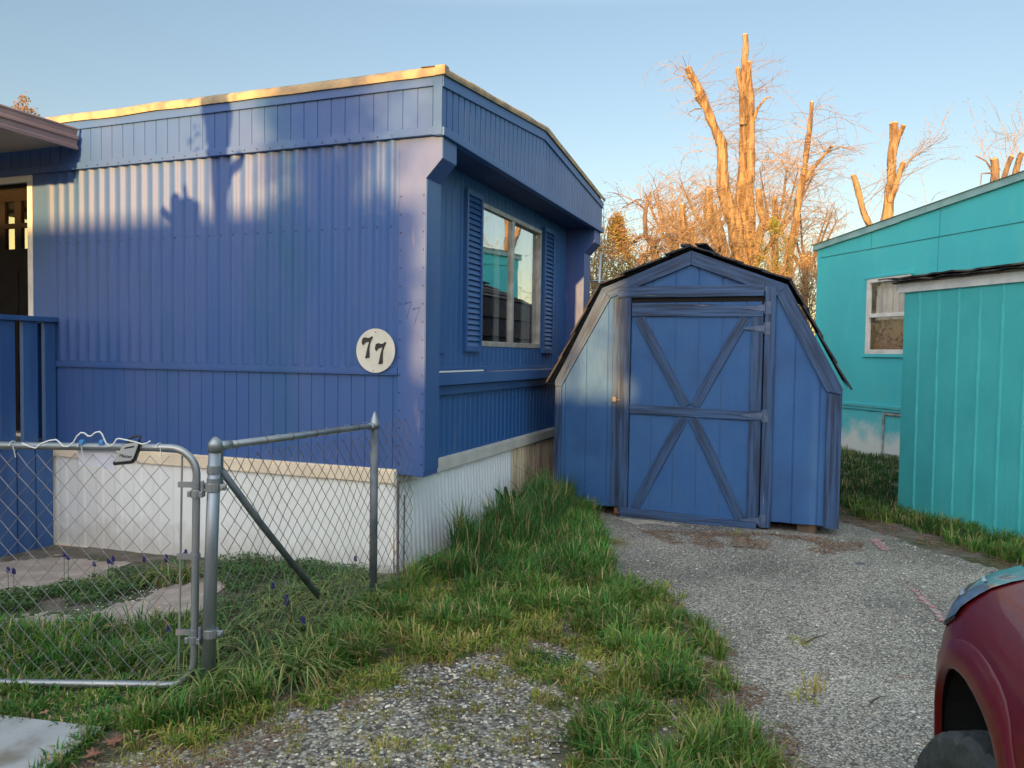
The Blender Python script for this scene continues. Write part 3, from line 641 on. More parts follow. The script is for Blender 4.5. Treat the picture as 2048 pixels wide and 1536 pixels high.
for a, b in ((-.10, .9), (.9, 1.9), (1.9, 3.9), (3.9, 5.2)):
    za, zb = troof(a), troof(b); j = random.uniform(-.008, .008)
    rtm.box8([TF(a,.05,za-.03+j),TF(b-.004,.05,zb-.03+j),TF(b-.004,-.05,zb-.03+j),TF(a,-.05,za-.03+j),TF(a,.045,za+.075+j),TF(b-.004,.045,zb+.075+j),TF(b-.004,-.05,zb+.075+j),TF(a,-.05,za+.075+j)])
rtm.build('roof_trim', teal_trim, th, bevel=.003)
rr = MB(); rr.quad(TF(-.11,.07,troof(-.11)+.078), TF(5.2,.07,troof(5.2)+.078), TF(5.2,-9,troof(5.2)+.078), TF(-.11,-9,troof(-.11)+.078))
rr.quad(TF(5.2,.07,troof(5.2)+.078), TF(HW+.1,.07,troof(HW+.1)+.078), TF(HW+.1,-9,troof(HW+.1)+.078), TF(5.2,-9,troof(5.2)+.078)); rr.build('roof', teal_trim, th)
wf = MB(); wf.box(TF, (wx0,-.03,wz0), (wx0+.07,.02,wz1)).box(TF, (wx1-.07,-.03,wz0), (wx1,.02,wz1)).box(TF, (wx0+.07,-.03,wz0), (wx1-.07,.02,wz0+.07)).box(TF, (wx0+.07,-.03,wz1-.06), (wx1-.07,.02,wz1)).box(TF, (wx0+.07,-.02,2.155), (wx1-.07,.026,2.215))
w2 = wf.build('window', white_paint, th, bevel=.004)
MB().box(TF, (wx0+.07,-.022,wz0+.07), (wx1-.07,-.018,wz1-.06)).build('pane', gl_house, w2)
cu = MB(); cu.grid([[TF(wx0+.06+(wx1-wx0-.12)*i/24, -.12+.018*math.sin(i*1.7), z) for i in range(25)] for z in (2.12, wz1)]); cu.build('curtain', M('grey lilac curtain', (.78,.74,.72), .9, (.66,.62,.64), 4), w2)
MB().quad(TF(wx0,-.16,wz0), TF(wx1,-.16,wz0), TF(wx1,-.16,2.15), TF(wx0,-.16,2.15)).build('blind', M('plum cloth', (.10,.07,.11), .9, (.18,.13,.16), 5), w2)
MB().box(TF, (wx0-.04,.0,wz0-.05), (wx1+.05,.03,wz0-.003)).build('window_sill', teal, w2, bevel=.005)
MB().box(TF, (wx0-.04,.0,wz1+.003), (wx1+.05,.03,wz1+.05)).build('drip_cap', teal, w2, bevel=.005)
MB().box(TF, (-.0,.0,.70), (HW,.02,.745)).box(TF, (-.0,.0,.75), (HW,.035,.80)).build('base_trim', M('bright turquoise trim', (.06,.45,.5), .5), th, bevel=.006)
ss = MB(); ss.grid([[TF(HW*i/60, .006*math.sin(i*2.2), z) for i in range(61)] for z in (-.05, .35, .70)]); ss.build('skirting', skirt_teal, th, smooth=True)
MB().box(TF, (1.66,.012,.04), (1.69,.028,.70)).box(TF, (1.69,.012,.66), (2.5,.028,.69)).box(TF, (1.69,.012,.04), (2.5,.028,.07)).build('access_panel_frame', M('grey trim', (.4,.4,.4), .6, (.2,.17,.15), 8), th)
# dark box so that the window has depth
MB().quad(TF(.1,-2,.0), TF(5,-2,.0), TF(5,-2,3.3), TF(.1,-2,3.3)).build('inner_wall', dark_room, th)

# ------------------------------------------------------------ turquoise shed on the right
QO = Vector((3.823, 7.60, 0)); QD = Vector((.29, -.957, 0)).normalized(); QN = Vector((-.957, -.29, 0)).normalized()
def QF(u, v, z): return QO + QD*u + QN*v + Z*z
ts = thing('turquoise_shed', 'turquoise plank shed with torn black roofing at the right edge', 'shed', QF(1.5, -1.5, 0))
us = [(0, 0)]
for k in range(16):
    c = .195+.222*k; us += [(c-.010, 0), (c-.007, .007), (c+.007, .007), (c+.010, 0)]
us.append((3.6, 0))
qs = MB(); qs.grid([[QF(u, d, -.05) for u, d in us], [QF(u, d, 2.17) for u, d in us]]); qs.quad(QF(0,0,-.05), QF(0,-2.4,-.05), QF(0,-2.4,2.17), QF(0,0,2.17))
qs.quad(QF(3.6,0,-.05), QF(3.6,-2.4,-.05), QF(3.6,-2.4,2.17), QF(3.6,0,2.17)); qs.quad(QF(0,-2.4,-.05), QF(3.6,-2.4,-.05), QF(3.6,-2.4,2.17), QF(0,-2.4,2.17))
qs.build('plank_wall', teal_shed, ts)
bt = MB()
for k in range(16): c = .195+.222*k; bt.box(QF, (c-.006,.0072,.10), (c+.006,.011,2.155))
bt.build('batten', M('lighter turquoise strips', (.10,.58,.58), .5, (.08,.50,.52), 9), ts)
MB().box(QF, (-.07,.001,2.155), (3.65,.024,2.245)).build('fascia_board', M('chalky grey white board', (.72,.76,.76), .7, (.60,.65,.65), 7, bump=.3), ts, bevel=.003)
rf = MB(); rows = []
for v, z in ((.12, 2.285), (.125, 2.300), (-2.5, 2.32)):
    rows.append([QF(-.22+3.9*i/40, v+.02*noise.noise(Vector((i*.7, v, 0))), z+.018*noise.noise(Vector((i*.5, 3, 0)))) for i in range(41)])
rf.grid(rows); rows = []
for v, z in ((.10, 2.262), (.095, 2.275), (-2.4, 2.28)):
    rows.append([QF(-.15+3.8*i/40, v+.03*noise.noise(Vector((i*.9, v, 4))), z+.014*noise.noise(Vector((i*.6, 8, 0)))) for i in range(41)])
rf.grid(rows); rf.build('felt_roof', roll_roof, ts)
MB().box(QF, (-.12,-2.3,2.247), (3.6,.040,2.262)).build('roof_board', M('pale roof board', (.30,.27,.22), .8, (.12,.1,.09), 9, bump=.4), ts)

# ------------------------------------------------------------ chain link
def chain(mb, fr, w0, w1, z0, z1, sx, sz, rad, wob=0, drop=None):
    """wires zigzagging upright, each hooked with the next; fr(u, v, z)"""
    nz = int((z1-z0)/sz); n = int((w1-w0)/sx)
    for i in range(n+1):
        pts = []; sgn = 1 if i % 2 == 0 else -1
        u0 = w0+i*sx
        for k in range(nz+1):
            s = 1 if (k+i) % 2 == 0 else -1
            u = u0 + s*(sx/2) ; z = z0 + k*sz
            jx = wob*noise.noise(Vector((u*7, z*7, 1))); jz = wob*noise.noise(Vector((u*7, z*7, 9)))
            if k > 0:                                # slight rounding at the crossings
                pts.append(fr(u0 + s*(sx/2)*.82 + jx, .0012*s, z - sz*.10 + jz))
            pts.append(fr(u + jx, .0028*(1 if i % 2 else -1), z + jz))
            if k < nz: pts.append(fr(u0 + s*(sx/2)*.82 + jx, -.0012*s, z + sz*.10 + jz))
        mb.tube(pts, rad, 4, cap=False)
GY = 3.35
def GF(u, v, z): return Vector((u, GY + v, z))
gate = thing('chain_link_gate', 'galvanised chain link gate with rounded pipe corners left of its hinge post', 'gate', (-2.1, GY, 0))
GX1 = -1.365; GX0 = -2.9; zt = 1.075; zb = .030; cr_ = .115
def arc(cx, cz, a0, a1, n=8): return [Vector((cx+cr_*math.cos(a0+(a1-a0)*i/n), GY, cz+cr_*math.sin(a0+(a1-a0)*i/n))) for i in range(n+1)]
pth = [Vector((GX0+cr_, GY, zt-.0))] + arc(GX1-cr_, zt-cr_, math.pi/2, 0) + arc(GX1-cr_-.012, zb+cr_, 0, -math.pi/2) + arc(GX0+cr_, zb+cr_, -math.pi/2, -math.pi) + arc(GX0+cr_, zt-cr_, math.pi, math.pi/2)
MB().tube(pth, .0165, 12).build('gate_frame', galv, gate, smooth=True)
cm = MB(); chain(cm, GF, GX0+.03, -1.47, .045, 1.045, .0415*1, .0475, .00165, .008)
cm.build('wire_mesh', wire_m, gate)
MB().tube([GF(-1.428,0,1.04), GF(-1.445,0,.06)], .005, 6).build('tension_bar', galv, gate)
for z, dx in ((.915, 0), (.60, -.004), (.265, -.010)):
    MB().box(GF, (-1.445+dx,-.006,z-.012), (-1.385+dx,.006,z+.012)).tube([GF(-1.367+dx,0,z-.013), GF(-1.367+dx,0,z+.013)], .0215, 12).build('tension_band', galv, gate)
for z, dx in ((.905, 0), (.262, -.012)):
    h = MB().tube([GF(-1.366+dx,0,z-.045), GF(-1.366+dx,0,z-.012)], .024, 12).box(GF, (-1.40+dx,-.020,z-.042), (-1.385+dx,-.006,z-.016)).box(GF, (-1.345+dx,-.03,z-.042), (-1.33+dx,.01,z-.016))
    h.tube([GF(-1.335+dx,-.012,z-.03), GF(-1.335+dx,-.012,z+.03)], .008, 8).box(GF, (-1.345+dx,-.006,z-.008), (-1.29+dx,.006,z+.018)).tube([GF(-1.294+dx*.8,0,z-.018), GF(-1.294+dx*.8,0,z+.02)], .033, 14).box(GF, (-1.262+dx,-.012,z-.012), (-1.235+dx,.004,z+.015)).tube([GF(-1.247+dx,-.025,z+.002),GF(-1.247+dx,.012,z+.002)], .008, 8)
    h.build('hinge', galv, gate, smooth=False, bevel=.002)
for u in (-2.75, -2.45, -2.155, -1.86, -1.52):
    t = [GF(u-.012+.002*i, -.020*math.cos(i*.7), zt+.021*math.sin(i*.7)-.004*0) for i in range(10)] + [GF(u+.01,-.01,zt-.05)]
    MB().tube(t, .0018, 4).build('wire_tie', pvc if u > -2.2 else wire_m, gate)
# fence panel from the hinge post to the home corner
FD = Vector((.478, 1.20, 0)).normalized(); FO = Vector((-1.283, GY, 0)); FN = Vector((FD.y, -FD.x, 0))
def FF(u, v, z): return FO + FD*u + FN*v + Z*z
fence = thing('chain_link_fence', 'short sagging chain link fence panel with pointed end post and slanting brace', 'fence', FF(.7, 0, 0))
MB().tube([(-1.318,GY,-.05),(-1.302,GY,.6),(-1.284,GY,1.095)], [.029,.0275,.0265], 16).build('fence_post', galv, fence, smooth=True)
MB().tube([(-1.284,GY,1.06),(-1.284,GY,1.098),(-1.283,GY,1.112),(-1.283,GY,1.122),(-1.283,GY,1.127)], [.0295,.0295,.022,.012,.002], 16).build('post_cap', galv, fence, smooth=True)
PL = 1.29
MB().tube([FF(PL-.005,0,-.05), FF(PL,0,1.07)], .0235, 14).build('fence_post', galv_old, fence, smooth=True)
MB().tube([FF(PL,0,1.055),FF(PL,0,1.08),FF(PL,0,1.095),FF(PL,0,1.115),FF(PL,0,1.14),FF(PL,0,1.155)], [.028,.032,.026,.020,.010,.002], 14).build('post_cap', galv, fence, smooth=True)
MB().tube([FF(.045,0,1.083), FF(PL-.02,0,1.070)], .0165, 12).build('top_rail', galv, fence, smooth=True)
MB().tube([FF(.03,0,1.083), FF(.09,0,1.083)], .0205, 12).build('rail_end_cup', galv, fence, smooth=True)
MB().tube([FF(PL-.055,0,1.068), FF(PL,0,1.070)], .021, 12).build('rail_end_cup', galv, fence, smooth=True)
MB().tube([FF(.035,0,.975), FF(.30,0,.68), FF(.74,0,.22)], .0165, 12).build('brace_pipe', galv_old, fence, smooth=True)
MB().tube([(-1.289,GY,.965),(-1.289,GY,1.0)], .030, 14).tube([(-1.290,GY,.925),(-1.290,GY,.945)], .0295, 14).build('brace_band', galv, fence)
MB().box(FF, (.030,-.012,.90), (.042,.006,1.06)).build('tension_bar', galv_old, fence)
fm = MB()
def FS(u, v, z): return FF(u, v + .006*math.sin(u*9), z + .010*math.sin(u*5)*(1.2-z))
chain(fm, FS, .055, PL+.01, .02, 1.045, .0385, .048, .0017, .010)
def FS2(u, v, z): return FF(u, v + .05*(u-PL)*math.sin(z*3), z + .03*(u-PL))
chain(fm, FS2, PL+.03, PL+.42, .02, 1.10, .0385, .048, .0017, .022)
fm.build('wire_mesh', wire_rust, fence)
MB().tube([FF(PL+.30,-.01,.0), FF(PL+.30,-.01,.70)], .008, 8).tube([FF(PL+.36,-.0,.0), FF(PL+.36,.0,.60)], .005, 8).build('stake', wire_rust, fence)
for k in range(12):
    u = .12+k*.098
    t = [FF(u+.001*i, -.020*math.cos(i*.75), 1.078+.021*math.sin(i*.75)) for i in range(9)]
    MB().tube(t, .0019, 4).build('wire_tie', galv if k % 2 else wire_rust, fence)
# lockbox, cable, papers on the gate
lb = thing('lockbox', 'grey and black key lockbox clipped over the top pipe of the gate', 'lockbox', (-1.65, GY-.04, 1.0))
def LBF(u, v, z):                                    # tilted box
    a = R(-18); return Vector((-1.648 + u*math.cos(a) - z*math.sin(a) , GY-.028 + v, 1.058 + u*math.sin(a)*-.35 + z*math.cos(a)))
lp = [(-.050,-.058),(-.058,-.045),(-.040,.030),(-.028,.044),(.030,.044),(.044,.030),(.040,-.045),(.030,-.058)]
MB().prism([LBF(u,-.0,z) for u, z in lp], Vector((0,.030,0))).build('box_case', plastic_black, lb, bevel=.004)
MB().prism([LBF(u*.88,-.001,z*.80+.004) for u, z in lp], Vector((0,-.005,0))).build('box_face', lock_grey, lb, bevel=.002)
MB().tube([LBF(-.02,.012,.044), LBF(-.02,.012,.062), LBF(.0,.02,.07), LBF(.025,.02,.066), LBF(.028,.012,.044)], .005, 8).build('shackle', plastic_black, lb, smooth=True)
def text(body, size, loc, rot, mat, name, parent, ext=.0006, shear=0):
    c = bpy.data.curves.new(name, 'FONT'); c.body = body; c.size = size; c.extrude = ext; c.align_x = 'CENTER'; c.align_y = 'CENTER'; c.shear = shear
    t = bpy.data.objects.new(name, c); COL.objects.link(t); bpy.context.view_layer.update()
    me = bpy.data.meshes.new_from_object(t.evaluated_get(bpy.context.evaluated_depsgraph_get())); bpy.data.objects.remove(t)
    o = bpy.data.objects.new(name, me); COL.objects.link(o); me.materials.append(mat); o.parent = parent
    o.location = Vector(loc)-world_of(parent); o.rotation_euler = rot; return o
text('Master', .020, LBF(-.004,-.0068,-.018), (R(90), R(6), 0), black, 'lettering', lb, shear=.2)
MB().prism([LBF(u,-.0062,z) for u, z in ((-.022,.016),(.022,.019),(.025,.026),(-.018,.023))], Vector((0,-.0008,0))).build('printed_mark', black, lb)
cb = [P(x, y, GY-.028) for x, y in ((45,886),(60,893),(72,896),(85,886),(100,881),(113,879),(120,884),(127,892),(138,893),(148,884),(155,872),(163,865),(170,866),(177,872),(183,872),(191,865),(200,863),(205,868),(213,886),(220,892),(228,888),(234,878),(240,877),(255,880),(272,884),(285,888),(295,886),(308,877))]
cs = []
for a, b in zip(cb, cb[1:]): cs += [a, a.lerp(b, .5)]
tag(MB().tube([v + Vector((0,-.004,0)) for v in cs], .0033, 6).build('cable', pvc, smooth=True), 'kinked white cable draped along the top pipe of the gate', 'cable')
for nm, q, lb_ in (('sheet of paper', [(155,898),(232,898),(232,938),(158,930)], 'blank white sheet of paper hanging level behind the gate mesh'),
               ('paper', [(183,900),(240,905),(229,943),(196,934)], 'tilted white sheet of paper hanging in front of the other on the gate')):
    d = .030 if nm != 'paper' else .018
    m_ = MB().prism([P(x, y, GY+d) for x, y in q], Vector((0,.0008,0)))
    tag(m_.build('paper_sheet', paper), lb_, 'paper')
for i, (x, y) in enumerate(((165,889),(205,889))):
    tag(MB().tube([P(x-4,y-2,GY), P(x+4,y-2,GY)], .0172, 10).build('tape_band', tape), ('blue tape band on the gate pipe above the paper, at its left', 'blue tape band on the gate pipe between cable bend and lockbox')[i], 'tape')

# ------------------------------------------------------------ vegetation helpers
def polyline_tree(name, label, cat, limbs, matb, base, twigs=None, group=None, tw_mat=None, leaves=None, cap=True):
    t = thing(name, label, cat, base, group)
    for k, (pts, rad) in enumerate(limbs):
        pts = [Vector(p) for p in pts]; pp = []; rr = []
        for i in range(len(pts)-1):
            n = 5
            for j in range(n):
                f = j/n; q = pts[i].lerp(pts[i+1], f); r = rad[i]+(rad[i+1]-rad[i])*f
                q = q + Vector((noise.noise(q*1.3), noise.noise(q*1.3+Vector((5,0,0))), 0))*r*.45
                pp.append(q); rr.append(r*(1+.22*noise.noise(q*3.7)))
        pp.append(pts[-1]); rr.append(rad[-1])
        nm = 'trunk' if k == 0 else 'limb'
        MB().tube(pp, rr, 12, cap=False, jag=.07).build(nm, matb, t, smooth=True)
        if cap:
            ax = (pp[-2]-pp[-1]).normalized(); MB().tube([pp[-1]+ax*.01, pp[-1]-ax*.012], [rr[-1]*1.02, rr[-1]*.97], 12).build('cut_end', cutwood, t)
    if twigs: tag(twigs.build('twigs', tw_mat or twig_m, t), kind='stuff')
    if leaves: leaves.build('leaves', leafcol, t)
    return t
def grow(tw, p, d, length, r, depth, droop=.0, leaf=None, lsize=.03, lcol=None, lprob=.3, wander=.35):
    n = max(3, int(length/.13)); pts = [p]; q = p; dd = d.normalized()
    for i in range(n):
        dd = (dd + Vector((random.gauss(0, wander), random.gauss(0, wander), random.gauss(0, wander)))*.35 + Vector((0,0,-droop))*.12).normalized()
        q = q + dd*(length/n); pts.append(q)
        if leaf is not None and random.random() < lprob: addleaf(leaf, q, lsize, lcol)
        if depth > 0 and i > 0 and random.random() < .62:
            sd = (dd + Vector((random.gauss(0,1), random.gauss(0,1), random.gauss(0,.8)+.15))*.75).normalized()
            grow(tw, q, sd, length*random.uniform(.35,.6), r*.62, depth-1, droop, leaf, lsize, lcol, lprob, wander)
    tw.tube(pts, [r*(1-.6*i/n) for i in range(n+1)], 3, cap=False)
def addleaf(mb, q, s, cols):
    if mb.c is None: mb.c = []
    a = Vector((random.gauss(0,1), random.gauss(0,1), random.gauss(0,1))).normalized(); b = a.orthogonal().normalized()*.5
    s = s*random.uniform(.6,1.4); q = q + Vector((random.gauss(0,1), random.gauss(0,1), random.gauss(0,1)))*s*.8
    mb.quad(q - a*s*.5, q + b*s*.5, q + a*s*.5, q - b*s*.5); c = random.choice(cols); k = random.uniform(.7,1.2); mb.c += [(c[0]*k,c[1]*k,c[2]*k)]*4
def along(pts, f):
    pts = [Vector(p) for p in pts]; ls = [(b-a).length for a, b in zip(pts, pts[1:])]; s = f*sum(ls)
    for (a, b), l in zip(zip(pts, pts[1:]), ls):
        if s <= l: return a.lerp(b, s/l), (b-a).normalized()
        s -= l
    return pts[-1], (pts[-1]-pts[-2]).normalized()
def px_limb(d, pts, rad): return ([P(x, y, d) for x, y in pts], rad)
def to_ground(p, dx=0, dy=0): return Vector((p.x+dx, p.y+dy, -.1))

# big pollarded tree
D = 19
lim = [ ([to_ground(P(1487,514,D)), P(1486,514,D), P(1481,412,D), P(1483,345,D), P(1485,277,D), P(1487,175,D), P(1491,110,D), P(1490,70,D)], [.34,.16,.115,.10,.092,.082,.07,.066]),
        ([P(1478,560,D-.1), P(1478,514,D-.15), P(1468,446,D-.25), P(1451,379,D-.3), P(1445,345,D-.3), P(1441,290,D-.3), P(1429,258,D-.3), P(1417,223,D-.35), P(1400,182,D-.4), P(1375,135,D-.4)], [.22,.20,.175,.15,.135,.125,.11,.105,.09,.075]),
        ([P(1500,560,D+.1), P(1500,514,D), P(1498,379,D-.05), P(1500,277,D-.05), P(1499,192,D), P(1496,125,D)], [.2,.15,.125,.10,.085,.075]),
        ([P(1484,250,D-.15), P(1480,169,D-.15), P(1476,136,D-.15)], [.08,.065,.05]),
        ([P(1505,243,D-.1), P(1516,215,D-.3), P(1530,197,D-.3), P(1543,194,D-.3)], [.04,.032,.022,.012]),
        ([P(1407,215,D-.35), P(1392,192,D-.5)], [.05,.045]),
        ([P(1404,217,D-.4), P(1390,218,D-.6), P(1376,226,D-.7)], [.02,.014,.008]),
        ([P(1446,560,D-.2), P(1437,514,D-.3), P(1428,473,D-.4), P(1416,429,D-.4), P(1419,379,D-.4)], [.15,.14,.13,.11,.09]),
        ([P(1462,560,D-.4), P(1454,514,D-.5), P(1437,446,D-.6), P(1428,410,D-.6)], [.13,.11,.09,.06]),
        ([P(1505,560,D-.2), P(1511,514,D-.3), P(1518,480,D-.4), P(1528,442,D-.4), P(1520,419,D-.4), P(1517,379,D-.4)], [.13,.12,.11,.10,.085,.075]),
        ([P(1528,460,D-.4), P(1549,435,D-.5), P(1549,395,D-.5)], [.08,.075,.06]),
        ([P(1520,520,D-1), P(1545,480,D-1.5), P(1570,450,D-1.6)], [.06,.05,.03])]
tw = MB()
for k, n in ((0, 85), (1, 60), (2, 70), (7, 30), (9, 34), (10, 22), (5, 4), (11, 14)):
    for i in range(n):
        p, d = along(lim[k][0], random.uniform(.30 if k < 3 else .3, .97)); a = random.uniform(0, 6.28)
        grow(tw, p, Vector((math.cos(a), math.sin(a)*.5, random.uniform(.1,.9))), random.uniform(.3,1.05)*(1 if k<3 else .8), .008, 2, .6)
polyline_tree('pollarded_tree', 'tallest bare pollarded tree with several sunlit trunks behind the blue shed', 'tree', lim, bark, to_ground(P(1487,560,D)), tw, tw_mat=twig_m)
# leaning tree at its right
D = 17.5
lim = [([to_ground(P(1573,548,D)), P(1573,548,D), P(1588,463,D), P(1600,395,D), P(1611,328,D), P(1620,257,D), P(1624,204,D)], [.13,.105,.092,.08,.066,.05,.04]),
       ([P(1604,372,D), P(1617,350,D-.1), P(1638,322,D-.2), P(1664,292,D-.2)], [.045,.04,.034,.028])]
tw = MB()
for k, n in ((0, 85), (1, 30)):
    for i in range(n):
        p, d = along(lim[k][0], random.uniform(.5 if k == 0 else .2, .98)); a = random.uniform(0, 6.28)
        grow(tw, p, Vector((math.cos(a), math.sin(a)*.5, random.uniform(.1,.8))), random.uniform(.4,1.25), .008, 2, .8)
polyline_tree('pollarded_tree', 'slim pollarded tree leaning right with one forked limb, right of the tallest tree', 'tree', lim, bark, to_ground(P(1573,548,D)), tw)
# short forked pollard left
D = 16
lim = [([to_ground(P(1400,560,D)), P(1396,530,D), P(1383,492,D), P(1370,466,D), P(1364,446,D), P(1365,410,D)], [.12,.09,.085,.075,.065,.06]),
       ([P(1398,530,D), P(1393,500,D), P(1389,473,D), P(1380,455,D)], [.06,.055,.05,.045])]
tw = MB(); lf = MB()
for k, n in ((0, 70), (1, 26)):
    for i in range(n):
        p, d = along(lim[k][0], random.uniform(.6, 1)); a = random.uniform(0, 6.28)
        grow(tw, p, Vector((math.cos(a), math.sin(a)*.5, random.uniform(.3,1.3))), random.uniform(.5,1.2), .008, 2, .2, lf, .035, [(.30,.24,.08),(.22,.24,.08),(.32,.16,.08)], .35)
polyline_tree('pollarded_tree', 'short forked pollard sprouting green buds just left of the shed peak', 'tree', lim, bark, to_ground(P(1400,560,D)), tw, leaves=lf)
# drooping fruit tree with pink buds
D = 13
lim = [([to_ground(P(1315,560,D)), P(1313,525,D), P(1305,490,D), P(1292,470,D), P(1290,430,D), P(1296,400,D), P(1301,384,D)], [.075,.062,.05,.042,.032,.022,.014]),
       ([P(1305,490,D), P(1318,478,D), P(1335,472,D), P(1348,480,D)], [.03,.022,.016,.01]), ([P(1310,515,D), P(1325,490,D-.2), P(1345,500,D-.3)], [.022,.016,.01]),
       ([P(1292,470,D), P(1272,478,D+.1), P(1252,500,D+.1)], [.028,.018,.01]), ([P(1292,420,D), P(1270,402,D), P(1245,415,D)], [.02,.012,.008])]
tw = MB(); lf = MB(); pk = [(.36,.14,.14),(.32,.18,.10),(.28,.22,.10),(.42,.2,.18)]
for k, n in ((0, 30), (1, 12), (2, 10), (3, 14), (4, 12)):
    for i in range(n):
        p, d = along(lim[k][0], random.uniform(.35 if k == 0 else .1, 1)); a = random.uniform(0, 6.28)
        grow(tw, p, Vector((math.cos(a), math.sin(a)*.6, random.uniform(.2,.9))), random.uniform(.35,.85), .0065, 2, 1.5, lf, .032, pk, .45)
polyline_tree('fruit_tree', 'small drooping fruit tree with pink buds between the blue home and the shed', 'tree', lim, bark_d, to_ground(P(1315,560,D)), tw, tw_mat=twig_red, leaves=lf, cap=False)
# bushy budding trees: dense foliage of leaf-sized faces 
def bush(name, label, cat, d, x, y0, wpx, hpx, n, cols, ls, trunk=True, group=None, nstem=14, ybase=None):
    base = to_ground(P(x, y0, d)); t = thing(name, label, cat, base, group); tw = MB(); lf = MB(); lf.c = []
    top = P(x, y0-hpx, d).z; rad = wpx/FPX*d/2; bz = P(x, y0, d).z
    MB().tube([base, Vector((base.x+.05, base.y, bz*.5)), Vector((base.x, base.y, bz))], [.07,.06,.05], 8, jag=.1).build('trunk', bark_d, t, smooth=True)
    for i in range(nstem):
        a = random.uniform(0, 6.28); f = random.uniform(.2, 1)
        grow(tw, Vector((base.x+.1*math.cos(a), base.y+.1*math.sin(a), bz*random.uniform(.6,1))), Vector((math.cos(a)*rad*f, math.sin(a)*rad*f, (top-bz)*random.uniform(.7,1.1))), math.hypot(rad*f, top-bz)*random.uniform(.7,1.0), .013, 2, .1, lf, ls, cols, .9)
    for i in range(n):
        a = random.uniform(0, 6.28); h = random.random(); rr_ = rad*math.sqrt(random.random())*(1-h**3.2)*(.85+.5*noise.noise(Vector((a*1.1, h*4, d))))
        q = Vector((base.x+rr_*math.cos(a), base.y+rr_*math.sin(a), bz*.45+(top-bz*.45)*h*.96))
        if noise.noise(q*2.6) > -.15: addleaf(lf, q, ls, cols)
    (tag(tw.build('twigs', twig_red, t), kind='stuff') if tw.v else None); lf.build('leaves', leafcol, t); return t
warm = [(.40,.30,.08),(.44,.34,.09),(.34,.17,.09),(.38,.20,.12),(.28,.28,.08)]
bush('budding_shrub', 'orange and red budding shrub just past the far corner of the blue home', 'shrub', 12.5, 1232, 560, 170, 140, 14000, warm, .045)
bush('budding_shrub', 'golden shrub with taller narrow top touching the blue roof end', 'shrub', 14, 1190, 560, 90, 150, 6000, warm[:2]+[(.3,.25,.06)], .045)
bush('budding_shrub', 'low amber shrub behind the left slope of the blue shed', 'shrub', 14.5, 1330, 575, 190, 110, 8000, warm, .045)
green_y = [(.22,.26,.05),(.30,.30,.07),(.16,.20,.05),(.36,.30,.08)]
bush('willow_shrub', 'yellow green willow shrub at the foot of the tallest pollarded tree', 'shrub', 17, 1545, 570, 130, 140, 8000, green_y, .05, nstem=30)
bush('willow_shrub', 'pale gold twiggy shrub seen between blue shed and turquoise house', 'shrub', 16, 1608, 620, 90, 120, 5000, [(.5,.36,.18),(.42,.30,.14),(.45,.25,.12)], .04, nstem=30)
bush('budding_tree', 'pointed budding tree top rising behind the porch awning', 'tree', 16, 50, 330, 260, 150, 14000, [(.36,.22,.08),(.32,.16,.08),(.2,.2,.08)], .05, nstem=0)
# bare background trees
def bare(label, d, x, y0, h, spread, n, seed, gb=None):
    random.seed(seed); base = to_ground(P(x, y0, d)); lim = []; tw = MB(); lf = MB()
    bz = P(x, y0, d).z
    lim.append(([base, Vector((base.x, base.y, bz)), Vector((base.x+.1, base.y, bz+h*.35))], [.13,.10,.06]))
    for k in range(6):
        a = random.uniform(0, 6.28); lim.append(([Vector((base.x, base.y, bz+.1*k)), Vector((base.x+math.cos(a)*spread*.4, base.y+math.sin(a)*spread*.4, bz+h*.4)), Vector((base.x+math.cos(a)*spread*.7, base.y+math.sin(a)*spread*.7, bz+h*.75))], [.055,.035,.014]))
    for l_ in lim:
        for i in range(n):
            p, dd = along(l_[0], random.uniform(.45, 1)); a = random.uniform(0, 6.28)
            grow(tw, p, Vector((math.cos(a)*.8, math.sin(a)*.8, random.uniform(.3,1.2))), random.uniform(.5,1.1)*h*.32, .012, 2, .1, lf, .04, [(.30,.23,.10),(.27,.25,.10),(.30,.20,.11)], .5)
    return polyline_tree('bare_tree', label, 'tree', lim, bark_d, base, tw, 'bare background trees', tw_mat=twig_m, leaves=lf, cap=False)
bare('bare rounded tree with pale buds behind the fruit tree', 24, 1350, 520, 2.6, 1.5, 11, 3)
bare('bare tree with fine crown close behind the tallest pollard at its left', 25, 1425, 500, 3.0, 1.6, 13, 4)
bare('bare tree filling the gap right of the tallest pollard', 25, 1550, 500, 3.2, 1.6, 13, 5)
bare('bare tree low behind the leaning pollard', 23, 1610, 560, 2.4, 1.3, 11, 6)
bare('bare tree with amber haze of twigs directly behind the shed peak', 21, 1390, 540, 2.0, 1.2, 12, 7)
bare('bare tree half hidden behind the turquoise house corner', 24, 1640, 600, 2.0, 1.4, 12, 8)
bare('bare tree standing farthest left behind the fruit tree', 22, 1275, 560, 2.2, 1.2, 10, 9)
random.seed(21)
